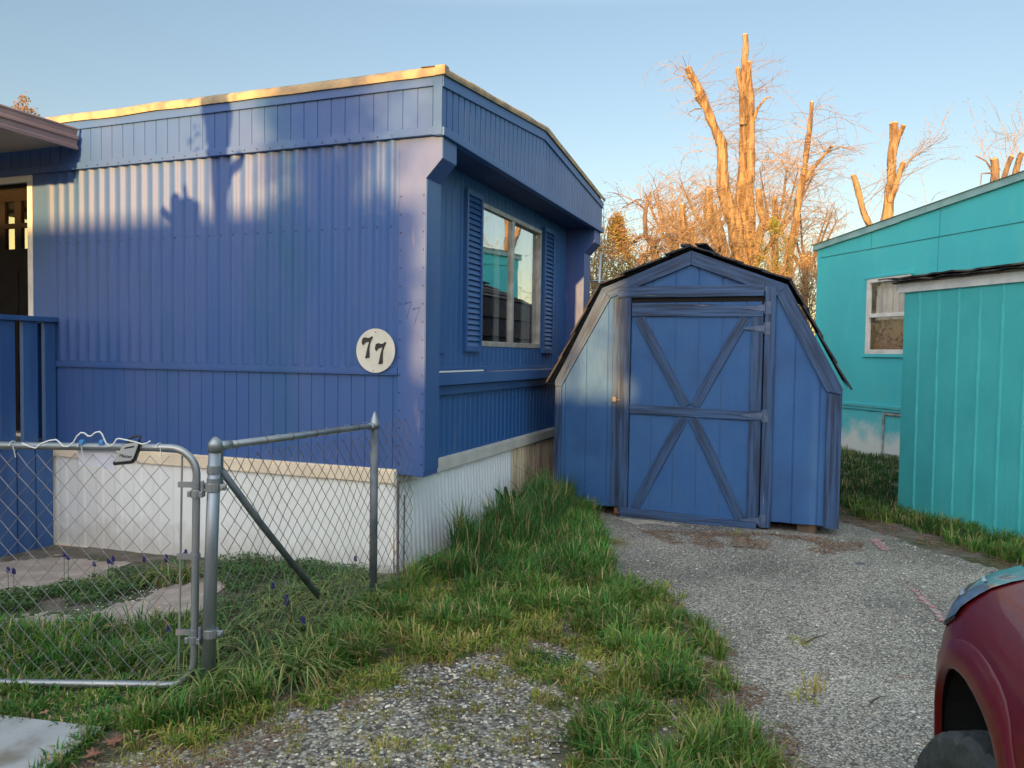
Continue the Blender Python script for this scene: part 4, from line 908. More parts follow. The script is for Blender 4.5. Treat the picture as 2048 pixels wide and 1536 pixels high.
# stumps over the turquoise house
D = 15.5
lim = [([to_ground(P(1770,520,D)), P(1771,450,D), P(1778,410,D), P(1784,366,D), P(1785,322,D), P(1788,278,D), P(1787,247,D)], [.16,.115,.105,.085,.085,.078,.082]),
       ([P(1791,300,D), P(1797,275,D), P(1807,250,D-.1)], [.04,.042,.045]), ([P(1779,405,D-.05), P(1793,368,D-.1), P(1800,345,D-.1), P(1807,326,D-.1)], [.07,.062,.055,.048]),
       ([P(1765,520,D-.2), P(1740,450,D-.2), P(1728,424,D-.2), P(1717,389,D-.2), P(1706,350,D-.2)], [.08,.06,.056,.055,.05])]
tw = MB(); lf = MB(); bud = [(.16,.14,.10),(.2,.2,.10)]
for k, n, a0 in ((0, 7, 0), (2, 7, 0), (3, 6, 0)):
    for i in range(n):
        p, d = along(lim[k][0], random.uniform(.45, .95)); a = random.uniform(-.9, .9)
        grow(tw, p, Vector((math.cos(a)+.1, .2*math.sin(a), random.uniform(.6,1.5))), random.uniform(.6,1.3), .008, 2, .1, lf, .035, bud, .4)
polyline_tree('pollarded_tree', 'pollarded stump with two short forks and a lower bare limb over the turquoise roof', 'tree', lim, bark, to_ground(P(1770,520,D)), tw, leaves=lf)
D = 15
lim = [([to_ground(P(2000,520,D)), P(1990,420,D), P(1988,363,D), P(1989,340,D), P(1988,317,D)], [.15,.09,.075,.075,.072]),
       ([P(1995,420,D), P(2007,357,D), P(2015,333,D), P(2024,313,D)], [.06,.05,.045,.05]), ([P(2010,420,D), P(2031,348,D), P(2038,325,D), P(2045,306,D)], [.07,.06,.055,.055]),
       ([P(1986,345,D), P(1972,322,D), P(1951,311,D)], [.022,.016,.01]), ([P(1984,346,D), P(1963,347,D), P(1961,370,D)], [.018,.012,.006])]
tw = MB(); lf = MB()
for k, n in ((1, 9), (2, 6), (3, 4)):
    for i in range(n):
        p, d = along(lim[k][0], random.uniform(.5, 1)); a = random.uniform(-3, 3)
        grow(tw, p, Vector((math.cos(a)*.6, .2*math.sin(a), random.uniform(.6,1.5))), random.uniform(.4,1.0), .006, 2, .1, lf, .035, bud, .4)
polyline_tree('pollarded_tree', 'cluster of three cut stumps over the turquoise roof at the right edge', 'tree', lim, bark_d, to_ground(P(2000,520,D)), tw, leaves=lf)
# pale pole past the far corner of the home
tag(MB().tube([to_ground(P(1197,600,11)), P(1197,600,11), P(1202,505,11)], .018, 8).tube([P(1184,562,11), P(1215,561,11)], .010, 6).tube([P(1184,581,11), P(1213,580,11)], .010, 6).build('clothes_pole', galv, smooth=True), 'thin pale metal pole with crossbars past the far corner of the blue home', 'pole')

# ------------------------------------------------------------ red car
HC = R(20); CF = Vector((math.sin(HC), math.cos(HC), 0)); CL = Vector((-math.cos(HC), math.sin(HC), 0))    # forward, and left side out
AX = Vector((.98, 1.63, 0)); HWD = .93
CO = AX - CL*HWD
def CP(x, y, z): return CO + CF*x + CL*y + Z*z
car = thing('parked_car', 'dark red car with clear headlight and wheel turned out, at the lower right', 'car', CP(-1.4, 0, 0))
per = []
def plan(t):                                          # 0..1 rear to nose on one side
    if t < .7: x = -3.75 + (3.95)*t/.7; return x, HWD
    s = (t-.7)/.3*math.pi/2; return .20+.74*math.sin(s)**.9, HWD*max(0, math.cos(s))**.42
ts_ = [i*.7/200 for i in range(200)] + [.7+.3*i/70 for i in range(71)]
pz = [(.20,.07),(.30,.03),(.45,.004),(.60,0),(.74,.004),(.82,.022),(.88,.055),(.93,.11),(.965,.18),(.99,.27)]
def prof_in(z):
    for (a, b), (c, d) in zip(pz, pz[1:]):
        if z <= c: return b+(d-b)*clamp((z-a)/(c-a))
    return pz[-1][1]
WR = .345; AR = .425; ARX = .47
def archz(x):
    for c in (0, -2.7):
        if abs(x-c) < ARX: return .37+AR*max(0, 1-(abs(x-c)/ARX)**2.5)**.4
    return .20
def surf(t, z, o=0, sg=1):
    x, y = plan(t); x2, y2 = plan(min(t+.003, 1)); x1, y1 = plan(max(t-.003, 0)); tx, ty = x2-x1, y2-y1; l_ = math.hypot(tx, ty) or 1
    nx, ny = -ty/l_, tx/l_
    if ny < 0: nx, ny = -nx, -ny
    if t > .995: nx, ny = 1, 0
    i = prof_in(z)*(1-.0*t); i = i-o
    return CP(x-nx*i if t > .7 else x, sg*max(0, (y-ny*i)), z - (.06*clamp((x-.3)/.6)**2 if z > .7 else 0))
bd = MB()
for sg in (1, -1):
    rows = []
    for t in ts_:
        x = plan(t)[0]; lo = archz(x); rows.append([surf(t, lo+(.99-lo)*k/14, 0, sg) for k in range(15)])
    bd.grid(rows)
# bonnet and roof shell
rows = []
for t in ts_:
    x = plan(t)[0]
    if x < -.75: continue
    a = surf(t, .99, 0, 1); b = surf(t, .99, 0, -1); rows.append([a.lerp(b, k/12) + Z*(.05*math.sin(math.pi*k/12)) for k in range(13)])
bd.grid(rows)
bd.build('body', red_car, car, smooth=True)
cab = [(-.75,.99,.66),(-1.25,1.42,.60),(-1.9,1.52,.58),(-3.0,1.50,.58),(-3.6,1.30,.60),(-3.75,.99,.68)]
gh = MB(); gh.grid([[CP(x, y, z) for y in (-w_, -w_*.6, 0, w_*.6, w_)] for x, z, w_ in cab[1:4]]); gh.build('roof', red_car, car, smooth=True)
gg = MB(); gg.quad(CP(-.75,-.66,.99), CP(-.75,.66,.99), CP(-1.25,.60,1.42), CP(-1.25,-.60,1.42)); gg.quad(CP(-3.0,-.58,1.5), CP(-3.0,.58,1.5), CP(-3.75,.68,.99), CP(-3.75,-.68,.99))
for s in (-1, 1): n0 = len(gg.v); gg.v += [CP(x, s*w_, z) for x, z, w_ in cab]; gg.f.append(tuple(n0+i for i in range(6)))
gg.build('windows', car_glass, car)
# arch lip, inner liner
for c in (0, -2.7):
    for sg in (1, -1):
        rows = []
        for k in range(29):
            a = math.pi*k/28; row = []
            for r, o in ((AR-.006,-.012),(AR-.004,.003),(AR+.004,.006),(AR+.058,.006),(AR+.062,.0005)):
                ca, sa = math.cos(a), math.sin(a); x = c+(r+ARX-AR)*math.copysign(abs(ca)**.8, ca); z = .37+r*abs(sa)**.8; t = clamp((x+3.75)/3.95*.7, 0, .7) if x < .2 else .7+.3*(math.asin(clamp((x-.2)/.74)**(1/.9))/(math.pi/2))
                row.append(surf(t, z, o, sg))
            rows.append(row)
        MB().grid(rows).build('wheel_arch', red_car, car, smooth=True)
        li = MB(); li.grid([[CP(c+(ARX+.01)*math.copysign(abs(math.cos(math.pi*k/20))**.8, math.cos(math.pi*k/20)), sg*y, .37+(AR+.01)*math.copysign(abs(math.sin(math.pi*k/20))**.8, math.sin(math.pi*k/20))) for k in range(-2, 23)] for y in (HWD-.04, HWD-.40)])
        n0 = len(li.v); li.v += [CP(c+(ARX+.01)*math.copysign(abs(math.cos(math.pi*k/20))**.8, math.cos(math.pi*k/20)), sg*(HWD-.40), .37+(AR+.01)*math.copysign(abs(math.sin(math.pi*k/20))**.8, math.sin(math.pi*k/20))) for k in range(-2, 23)]; li.f.append(tuple(range(n0, n0+25)))
        li.build('wheel_liner', car_black, car)
def wheel(c, sg, steer):
    ctr = CP(c, sg*(HWD-.125), WR); f = (CF*math.cos(steer)+CL*math.sin(steer)).normalized(); l_ = Vector((-f.y, f.x, 0))*sg
    prof_ = [(.215,-.105),(.30,-.118),(.345,-.112),(.362,-.095),(.3655,-.05),(.357,-.048),(.357,-.040),(.3675,-.038),(.3675,.038),(.357,.040),(.357,.048),(.3655,.05),(.362,.095),(.345,.112),(.30,.118),(.215,.105)]
    rows = [[ctr + l_*w_ + (f*math.cos(a)+Z*math.sin(a))*((r - (.012 if (abs(w_) > .045 and abs(w_) < .115 and i % 6 == 0) else 0))*.945) for r, w_ in prof_] for i, a in enumerate([2*math.pi*k/144 for k in range(145)])]
    o = MB().grid(rows).build('wheel', rubber, car, smooth=False)
    rm = MB(); rm.tube([ctr - l_*.09, ctr + l_*.075], .217, 36)
    for k in range(5):
        a = 2*math.pi*k/5; d = f*math.cos(a)+Z*math.sin(a); e_ = f*-math.sin(a)+Z*math.cos(a)
        rm.prism([ctr + l_*.076 + d*.03 - e_*.03, ctr + l_*.076 + d*.20 - e_*.022, ctr + l_*.076 + d*.20 + e_*.022, ctr + l_*.076 + d*.03 + e_*.03], l_*.02)
    rm.build('rim', rim_m, o)
wheel(0, 1, R(15)); wheel(0, -1, R(15)); wheel(-2.7, 1, 0); wheel(-2.7, -1, 0)
for sg in (1, -1):
    rows = []; N1 = 22
    for i in range(N1+1):
        t = .735+.165*i/N1; f = i/N1; zl = .805+.05*max(0, 1-f*6)**1.5; zh = .975 - .02*f
        rows.append([surf(t, zl+(zh-zl)*k/6, .010, sg) for k in range(7)])
    hl = MB().grid(rows).build('headlight', lens, car, smooth=True)
    hb = MB()
    for a, b, s_ in ((.22, .26, 0), (.47, .52, 0), (.74, .77, 0)):
        rr2 = []
        for i in range(3, N1-1):
            t = .735+.165*i/N1; f = i/N1; zl = .805+.05*max(0, 1-f*6)**1.5; zh = .975-.02*f
            rr2.append([surf(t, zl+(zh-zl)*a, .0140, sg), surf(t, zl+(zh-zl)*b, .0140, sg)])
        hb.grid(rr2)
    hb.build('light_strip', lens_in, hl, smooth=True)
    rows = []
    for i in range(N1+1):
        t = .735+.165*i/N1; f = i/N1; zl = .805+.05*max(0, 1-f*6)**1.5
        rows.append([surf(t, zl-.012, .004, sg), surf(t, zl, .009, sg)])
    MB().grid(rows).build('headlight_seal', plastic_black, car)
for sg in (1, -1):
    MB().grid([[surf(t, z, .002, sg) for t in ts_ if t > .58] for z in (.978, .984)]).build('bonnet_gap', car_black, car)
    MB().grid([[surf(.80+.006*k, z, .0015, sg) for k in (0, 1)] for z in (.50, .58, .66, .74, .79)]).build('bumper_gap', car_black, car)
    MB().grid([[surf(.80+.2*k/12, z, .0015, sg) for k in range(13)] for z in (.498, .504)]).build('bumper_gap', car_black, car)
gr_ = MB(); gr_.grid([[surf(.93+.07*i/8, z, .006, 1) for i in range(9)] for z in (.45,.58,.70)]); gr_.grid([[surf(.93+.07*i/8, z, .006, -1) for i in range(9)] for z in (.45,.58,.70)]); gr_.build('grille', plastic_black, car)
MB().box(CP, (-3.7,-.80,.28), (.55,.80,.34)).build('underbody', car_black, car)

# ------------------------------------------------------------ grass, plants, stones
GR = dict(v=[], f=[], c=[])
def blades(pts, hmin, hmax, cols, wd=(.0028,.0050), lean=.55, per=16, rad=.03, store=GR, tip=None):
    V, Fc, Cc = store['v'], store['f'], store['c']
    for (tx, ty) in pts:
        hh = random.uniform(hmin, hmax); tc_ = random.choice(cols); kk = random.uniform(.75, 1.2)*(1+.5*noise.noise(Vector((tx*2.3, ty*2.3, 4)))); hh *= 1+.7*noise.noise(Vector((tx*3, ty*3, 14)))
        for _ in range(per):
            a = random.uniform(0, 6.283); r = rad*math.sqrt(random.random()); x = tx+r*math.cos(a); y = ty+r*math.sin(a); z = gz(x, y)
            a2 = a + random.gauss(0, .7); h = hh*random.uniform(.4, 1.3); ln = lean*random.uniform(.2, 1.1)*(.4+r/rad)
            dx, dy = math.cos(a2), math.sin(a2); w_ = random.uniform(*wd); px_, py_ = -dy*w_, dx*w_
            m1 = (x+dx*h*ln*.30, y+dy*h*ln*.30, z+h*.62); tp = (x+dx*h*ln, y+dy*h*ln, z+h*(1-.35*ln*ln))
            n = len(V); k = kk*random.uniform(.8, 1.25); c = (tc_[0]*k, tc_[1]*k, tc_[2]*k)
            if random.random() < .19: c = (.42*k, .33*k, .15*k); ln *= 1.5; h *= .8
            V += [(x-px_, y-py_, z-.01), (x+px_, y+py_, z-.01), (m1[0]-px_*.8, m1[1]-py_*.8, m1[2]), (m1[0]+px_*.8, m1[1]+py_*.8, m1[2]), tp]
            Fc += [(n, n+1, n+3, n+2), (n+2, n+3, n+4)]
            Cc += [c, c, c, c, (c[0]*1.15, c[1]*1.15, c[2]*1.05)]
def scatter(poly, n, thr=None, nsc=3, seed=0):
    po_ = np.array(poly); lo, hi = po_.min(0), po_.max(0); out_ = []
    while len(out_) < n:
        q = rng.uniform(lo, hi, (n*2, 2)); q = q[inpoly(q, poly)]
        for x, y in q:
            if thr is None or noise.noise(Vector((x*nsc, y*nsc, seed))) > thr: out_.append((x, y))
            if len(out_) >= n: break
    return out_
def finish(store, name, mat):
    me = bpy.data.meshes.new(name); me.from_pydata(store['v'], [], store['f'])
    at = me.color_attributes.new('Col', 'FLOAT_COLOR', 'POINT'); arr = np.ones((len(store['c']), 4), np.float32); arr[:, :3] = np.array(store['c']); at.data.foreach_set('color', arr.ravel())
    me.materials.append(mat); me.update(); o = bpy.data.objects.new(name, me); COL.objects.link(o); return tag(o, kind='stuff')
g1 = [(.065,.20,.035),(.09,.23,.04),(.05,.16,.035)]; g2 = [(.14,.24,.04),(.18,.26,.045),(.10,.21,.035)]; g3 = [(.33,.34,.06),(.26,.31,.055),(.38,.31,.08)]
T_ALL = [(-.62,5.10),(-.40,5.15),(.10,6.30),(.52,7.5),(.74,7.35),(.76,6.9),(.70,6.1),(.70,5.45),(.66,5.1),(.3,5.05),(0,4.95),(-.35,4.98)]
blades(scatter(T_ALL, 1500), .10, .20, g1, per=18, rad=.04, lean=.7)
T_WALL = [(-.42,5.55),(-.05,6.3),(.36,7.45),(.60,7.42),(.50,6.8),(.30,6.2),(.10,5.7),(-.2,5.3)]
blades(scatter(T_WALL, 600), .18, .36, [(.06,.18,.045),(.07,.21,.05)], per=16, rad=.04, lean=.45, wd=(.003,.006))
BAND = [(.62,5.15),(.80,4.93),(.86,4.5),(.92,4.02),(.88,3.6),(.84,3.11),(.86,2.6),(.80,2.0),(.30,2.0),(.22,2.76),(.30,3.05),(.36,3.32),(.50,3.62),(.52,3.9),(.42,4.12),(.0,4.15),(-.3,4.05),(-.5,4.1),(-.55,4.95),(0,5.0)]
blades(scatter(BAND, 950, .0, 3.2, 2), .07, .14, g1+g2, per=20, rad=.045, lean=.9)
blades(scatter(BAND, 800, -.15, 4, 6), .03, .08, g2+g3, per=12, rad=.04, lean=1.0)
EDGE = [(.80,5.15),(.98,4.9),(1.02,4.4),(1.08,3.99),(1.02,3.49),(.98,3.0),(1.0,2.0),(.8,2.0),(.84,3.1),(.90,4.0),(.8,4.6)]
blades(scatter(EDGE, 170, .02, 5, 3), .05, .11, g2, per=16, rad=.035, lean=1.0)
MIDL = [(-.60,5.0),(-.55,4.2),(-.62,3.75),(-.80,3.52),(-1.02,3.26),(-1.32,3.0),(-1.5,2.95),(-1.35,3.3),(-.95,3.55),(-.82,4.2),(-.78,4.9)]
blades(scatter(MIDL, 560, -.1, 4, 5), .07, .14, g1+g2, per=18, rad=.04, lean=.8)
GST = [(-3.2,3.0),(-1.55,3.0),(-1.25,3.05),(-1.15,3.3),(-1.3,3.5),(-3.3,3.55)]
blades(scatter(GST, 620, -.3, 4, 5), .02, .05, g1+g2, per=18, rad=.04, lean=1.0)
YARD = [(-3.6,3.5),(-1.36,3.5),(-1.5,3.9),(-1.75,4.25),(-2.15,4.15),(-2.7,4.1),(-3.4,4.3),(-3.9,4.3)]
blades(scatter(YARD, 760, -.25, 3, 7), .06, .13, g1+g1+g2, per=16, rad=.045, lean=.9)
blades(scatter([(-.85,4.95),(-.85,3.6),(-.4,3.75),(.1,4.0),(.5,4.0),(.5,5.0),(0,5.1)], 560, -.02, 4, 11), .04, .09, g2+g3+g1+g3, per=18, rad=.05, lean=1.0)
blades(scatter([(-.8,3.5),(-.4,3.9),(.1,4.15),(.5,4.0),(.45,3.3),(.3,3.0),(0,3.5),(-.4,3.55),(-1.2,2.85),(-1.5,2.8)], 420, -.05, 6, 12), .02, .06, g2+g3, per=16, rad=.04, lean=1.1)
blades(scatter(COARSE, 950, -.05, 6, 8), .012, .035, g3+[(.24,.22,.05)], per=14, rad=.03, lean=1.1, wd=(.0015,.003))
blades(scatter([(3.30,7.3),(3.55,6.6),(3.62,5.9),(3.9,5.3),(4.5,4.2),(4.8,4.6),(4.1,6.5),(3.85,7.6),(3.45,7.9)], 560, -.25, 3, 1), .06, .14, g1+g2, per=16, rad=.045, lean=.8)
blades(scatter([(2.9,8.2),(3.4,7.7),(3.8,7.6),(4.6,9),(5.9,11.5),(5.2,13.3),(3.5,13)], 1500, -.35, 2, 1), .05, .11, [(.04,.11,.03),(.05,.12,.03)], per=10, rad=.06, lean=.9, wd=(.004,.007))
blades([(1.53,4.02),(1.30,3.35),(1.38,3.45),(2.42,4.0),(2.45,3.92),(1.05,4.75),(.98,4.55),(1.9,6.45),(1.02,5.0),(.98,5.05)], .03, .07, g3, per=22, rad=.05, lean=1.3)
blades([(-1.60+random.gauss(0,.02), 2.45+.55*i/60) for i in range(60)]+[(-1.6-1.2*i/90, 2.985+.19*i/90+random.gauss(0,.02)) for i in range(90)], .03, .07, g1+g2, per=14, rad=.03, lean=1.0)
blades(scatter([(-.95,4.6),(-.92,3.75),(-.5,3.8),(-.42,4.65)], 170), .04, .10, g2+g1+g3, per=18, rad=.045, lean=1.0)
finish(GR, 'grass', grass_m)
LT = dict(v=[], f=[], c=[])
def litter(poly, n, thr=-.3, sc=4):
    for x, y in scatter(poly, n, thr, sc, 20):
        a = random.uniform(0, 6.28); l_ = random.uniform(.010, .05); w_ = random.uniform(.0008, .002); z = gz(x, y)+random.uniform(.008, .016); dx, dy = math.cos(a), math.sin(a); n_ = len(LT['v']); k = random.uniform(.5, 1.3)
        LT['v'] += [(x-dy*w_, y+dx*w_, z), (x+dy*w_, y-dx*w_, z), (x+dx*l_+dy*w_, y+dy*l_-dx*w_, z+random.uniform(-.002,.006)), (x+dx*l_-dy*w_, y+dy*l_+dx*w_, z)]; LT['f'].append((n_, n_+1, n_+2, n_+3)); LT['c'] += [(.26*k, .15*k, .09*k)]*4
litter([(1.1,6.6),(1.3,6.1),(2.6,5.7),(2.9,6.3),(2.4,6.5)], 2600, .0, 3)
litter([(.75,5.2),(1.0,4.9),(1.15,4.0),(1.15,2.6),(.85,2.4),(.9,4)], 2200, -.1)
litter([(-1.6,2.5),(-1.0,2.6),(-.6,3.3),(-.9,3.5),(-1.5,3.05)], 1400)
litter([(-.8,3.5),(.5,3.9),(.5,5),(-.6,5)], 2000)
litter([(3.0,7.2),(3.6,5.3),(3.9,5.0),(3.5,6.8),(3.3,7.9)], 1500)
litter([(1.0,2.5),(2.3,2.5),(3.3,5.7),(1.0,6.5)], 700)
finish(LT, 'leaf_litter', stone_m)
# ground cover of small round leaves
GC = dict(v=[], f=[], c=[])
def cover(poly, n, hmax, cols, s0=.006, s1=.013, seed=1):
    for x, y in scatter(poly, n, -.25, 3.5, seed):
        hh = hmax*(.45+.55*clamp(.5+noise.noise(Vector((x*4, y*4, 2))))); z = gz(x, y)+random.uniform(.15, 1)*hh; s = random.uniform(s0, s1)
        a = Vector((random.gauss(0,1), random.gauss(0,1), random.gauss(0,.45))).normalized(); b = Vector((-a.y, a.x, random.gauss(0,.4))).normalized()*.8
        n_ = len(GC['v']); q = Vector((x, y, z)); c = random.choice(cols); k = random.uniform(.6, 1.25)
        GC['v'] += [tuple(q-a*s), tuple(q-b*s*.9), tuple(q+a*s), tuple(q+b*s*.9)]; GC['f'].append((n_, n_+1, n_+2, n_+3)); GC['c'] += [(c[0]*k, c[1]*k, c[2]*k)]*4
cv = [(.08,.18,.045),(.11,.22,.06),(.05,.13,.035),(.16,.24,.09)]
cover([(-2.28,5.60),(-1.80,5.75),(-1.0,5.30),(-.85,5.05),(-.95,4.6),(-1.30,3.9),(-1.36,3.5),(-1.62,3.9),(-1.70,4.4),(-1.8,4.9)], 15000, .09, cv)
cover([(-3.6,4.5),(-2.9,4.85),(-2.75,5.25),(-2.35,5.35),(-2.3,5.0),(-2.45,4.6),(-2.8,4.4),(-3.2,4.2)], 7000, .08, cv+[(.12,.19,.05)])
cover([(-3.6,3.6),(-1.45,3.6),(-1.8,4.2),(-2.6,4.1),(-3.6,4.3)], 6000, .06, cv)
cover([(-.62,5.2),(-.3,5.35),(.0,6.0),(-.2,5.2),(-.5,5.0)], 2500, .16, cv)
cover([(.10,3.62),(.32,3.62),(.33,3.78),(.12,3.80)], 700, .03, [(.04,.10,.05)], .004, .008)
finish(GC, 'ground_cover', leafcol)
# loose stones
ST = dict(v=[], f=[], c=[])
ico = [(0,0,1),(.894,0,.447),(.276,.851,.447),(-.724,.526,.447),(-.724,-.526,.447),(.276,-.851,.447),(.724,.526,-.447),(-.276,.851,-.447),(-.894,0,-.447),(-.276,-.851,-.447),(.724,-.526,-.447),(0,0,-1)]
icf = [(0,1,2),(0,2,3),(0,3,4),(0,4,5),(0,5,1),(1,6,2),(2,7,3),(3,8,4),(4,9,5),(5,10,1),(2,6,7),(3,7,8),(4,8,9),(5,9,10),(1,10,6)]
def stones(pts, s0, s1, cols, flat=.55, dz=.002):
    for x, y in pts:
        s = random.uniform(s0, s1)*(1.6 if random.random() < .06 else 1); a = random.uniform(0, 6.28); ca, sa = math.cos(a), math.sin(a); sx, sy, sz = s*random.uniform(.8,1.5), s*random.uniform(.6,1), s*flat*random.uniform(.6,1.2)
        z = gz(x, y)+dz+sz*.35; n = len(ST['v']); c = random.choice(cols); k = random.uniform(.6, 1.3)
        for u, v, t in ico:
            j = random.uniform(.85, 1.15); u2, v2 = u*sx*j, v*sy*j; ST['v'].append((x+u2*ca-v2*sa, y+u2*sa+v2*ca, z+t*sz)); ST['c'].append((c[0]*k, c[1]*k, c[2]*k))
        ST['f'] += [tuple(n+i for i in f) for f in icf]
sc_ = [(.66,.59,.47),(.68,.61,.50),(.46,.41,.34),(.32,.29,.26),(.58,.50,.39),(.60,.44,.31),(.40,.41,.42),(.18,.165,.15)]
stones(scatter(COARSE, 10500), .0038, .0092, sc_)
stones(scatter(P1, 1500), .0035, .008, sc_); stones(scatter(P2_, 1500), .0035, .008, sc_)
stones(scatter(BAND, 3500), .003, .008, sc_)
stones(scatter([(-1.4,2.2),(.9,2.2),(.9,3.4),(-1.0,3.4)], 1500), .003, .007, sc_)
stones(scatter([(-2.9,4.1),(-1.8,4.1),(-1.9,5.2),(-2.3,5.2)], 500), .003, .008, sc_, dz=.004)
DV = [(.80,7.1),(.80,5.4),(.95,4.9),(1.0,4.0),(.95,3.0),(.95,2.3),(2.2,2.3),(3.4,5.5),(3.2,6.5),(2.7,6.45),(1.0,7.15)]
dc = [(.58,.52,.43),(.74,.68,.58),(.46,.41,.35),(.32,.29,.26),(.20,.18,.16),(.56,.45,.33)]
stones(scatter([(.95,2.3),(.95,4.2),(1.0,4.6),(3.2,4.6),(2.6,3.2),(2.0,2.3)], 10000), .0022, .0050, dc, .4, .005)
stones(scatter(DV, 9000), .0025, .0055, dc, .4, .006)
stones(scatter(DV, 260), .007, .012, dc, .5, .004)
finish(ST, 'loose_stones', stone_m)
# named single stones
def one_stone(loc, s, col, lab, cat='stone'):
    mb = MB(); mb.c = []
    for u, v, t in ico:
        j = random.uniform(.8,1.2); mb.v.append(Vector((loc[0]+u*s*1.3*j, loc[1]+v*s*j, gz(loc[0], loc[1])+.3*s+t*s*.55))); mb.c.append(col)
    mb.f = [tuple(f) for f in icf]; tag(mb.build('stone', stone_m), lab, cat)
one_stone((-.59,3.28), .013, (.5,.42,.3), 'larger tan stone at the upper edge of the gravel patch, left of its twin'); one_stone((-.555,3.29), .018, (.52,.44,.32), 'largest cream stone at the upper edge of the gravel patch')
one_stone((2.56,5.60), .026, (.10,.11,.12), 'dark flat stone in the drive between shed and car')
one_stone((1.0,3.2), .012, (.42,.34,.16), 'yellowish pebble near the lower middle of the drive')
# strap-leaved clumps with arching leaves and grape hyacinth flowers
def clump(x, y, n, ln, lab, grp, cols, flow=0, seed=0, dirx=0, diry=0):
    random.seed(seed); z = gz(x, y); t = thing('hyacinth_clump', lab, 'plant', (x, y, z), grp); mb = MB(); mb.c = []
    for i in range(n):
        a = random.uniform(0, 6.283); l_ = ln*random.uniform(.6, 1.2); el = random.uniform(.5, 1.35); d = Vector((math.cos(a)+dirx, math.sin(a)+diry, 0)).normalized()
        p = Vector((x+random.gauss(0,.035), y+random.gauss(0,.035), z)); w_ = random.uniform(.0028,.0050); c = random.choice(cols); k = random.uniform(.7,1.3); N2 = 6
        base_n = len(mb.v); e = el
        for j in range(N2+1):
            sdv = Vector((-d.y, d.x, 0))*w_*(1-.75*(j/N2)**2); mb.v += [p-sdv, p+sdv]
            tipc = (.36,.22,.11) if (j >= N2-1 and random.random() < .35) else (c[0]*k, c[1]*k, c[2]*k); mb.c += [tipc]*2
            p = p + (d*math.cos(e)+Z*math.sin(e))*(l_/N2); e -= (el+.7)/N2*random.uniform(.9,1.5)
            if p.z < gz(p.x, p.y)+.012: p.z = gz(p.x, p.y)+.012
        for j in range(N2): q = base_n+2*j; mb.f.append((q, q+1, q+3, q+2))
    mb.build('leaves', leafcol, t)
    for i in range(flow):
        a = random.uniform(0, 6.283); r = random.uniform(.02,.12); b = Vector((x+r*math.cos(a), y+r*math.sin(a), z)); h = random.uniform(.13,.20); st = MB(); st.c = []
        st.tube([b, b+Z*h], .0016, 4); st.c += [(.08,.13,.05)]*len(st.v)
        n0 = len(st.v)
        for k in range(16):
            zz = h-.005+.030*k/16; aa = k*2.4; rr_ = .008*(1-.55*k/16); q = b+Vector((math.cos(aa)*rr_, math.sin(aa)*rr_, zz)); st.box8([q+Vector(o)*.0036 for o in ((-1,-1,-1),(1,-1,-1),(1,1,-1),(-1,1,-1),(-1,-1,1),(1,-1,1),(1,1,1),(-1,1,1))])
        st.c += [(.07,.06,.25)]*(len(st.v)-n0); st.build('flower', leafcol, t)
lc = [(.16,.27,.08),(.22,.32,.10),(.10,.19,.06),(.36,.38,.13)]
MUSC = [(-1.52,3.62),(-1.30,3.34),(-1.16,3.50),(-1.0,3.72),(-1.22,3.75),(-1.42,3.95),(-1.12,4.02),(-.93,4.02),(-.96,4.30),(-1.22,4.30),(-.86,4.52),(-1.08,4.58),(-1.38,4.35),(-.84,4.76),(-1.32,4.68),(-1.02,4.86),(-.98,3.5)]
for i, (x, y) in enumerate(MUSC): clump(x, y, 120, .34, 'arching strap leaved clump with brown tips in the bed right of the gate post', 'grape hyacinth clumps outside the fence', lc, 1 if i % 3 == 0 else 0, 100+i, .35, -.5)
for i, (x, y) in enumerate([(-1.62,3.62),(-1.80,3.70),(-1.95,3.58),(-2.4,3.75),(-2.75,3.95),(-3.0,4.1)]): clump(x, y, 40, .22, 'low strap leaved clump in the dark grass behind the gate mesh', 'clumps just behind the gate', lc, 0, 140+i, 0, -.2)
for i, (x, y) in enumerate([(-2.32,5.10),(-2.18,5.20)]): clump(x, y, 110, .26, 'full arching clump with purple spikes standing against the white skirting', 'clumps against the skirting', lc+[(.28,.18,.06)], 4, 150+i)
for i, (x, y) in enumerate([(-2.62,5.02),(-2.78,4.95),(-2.70,5.1)]): clump(x, y, 45, .13, 'small purple flowering clump at the edge of the dirt path', 'flowering clumps by the path', lc, 2, 160+i)
clump(-3.05, 4.55, 30, .12, 'small flowering clump nearest the left edge of the picture', None, lc, 3, 170)
random.seed(33)
# broad leaved dock plants by the end skirting
def dock(x, y, n, h, lab):
    z = gz(x, y); t = thing('dock_plant', lab, 'plant', (x, y, z)); mb = MB(); mb.c = []
    for i in range(n):
        a = random.uniform(0, 6.28); d = Vector((math.cos(a), math.sin(a), 0)); l_ = h*random.uniform(.6, 1.1); e = random.uniform(.9, 1.45); p = Vector((x, y, z)); c = random.choice([(.03,.10,.03),(.045,.13,.035)]); k = random.uniform(.8,1.2); b0 = len(mb.v)
        for j in range(8):
            f = j/7; w_ = .028*math.sin(math.pi*min(1, f*.95+.05))**.8; sdv = Vector((-d.y, d.x, 0))*w_; mb.v += [p-sdv, p+Z*-.006*math.sin(math.pi*f), p+sdv]; mb.c += [(c[0]*k,c[1]*k,c[2]*k)]*3
            p = p + (d*math.cos(e)+Z*math.sin(e))*(l_/7); e -= .10
        for j in range(7): q = b0+3*j; mb.f += [(q, q+1, q+4, q+3), (q+1, q+2, q+5, q+4)]
    mb.build('leaves', leafcol, t)
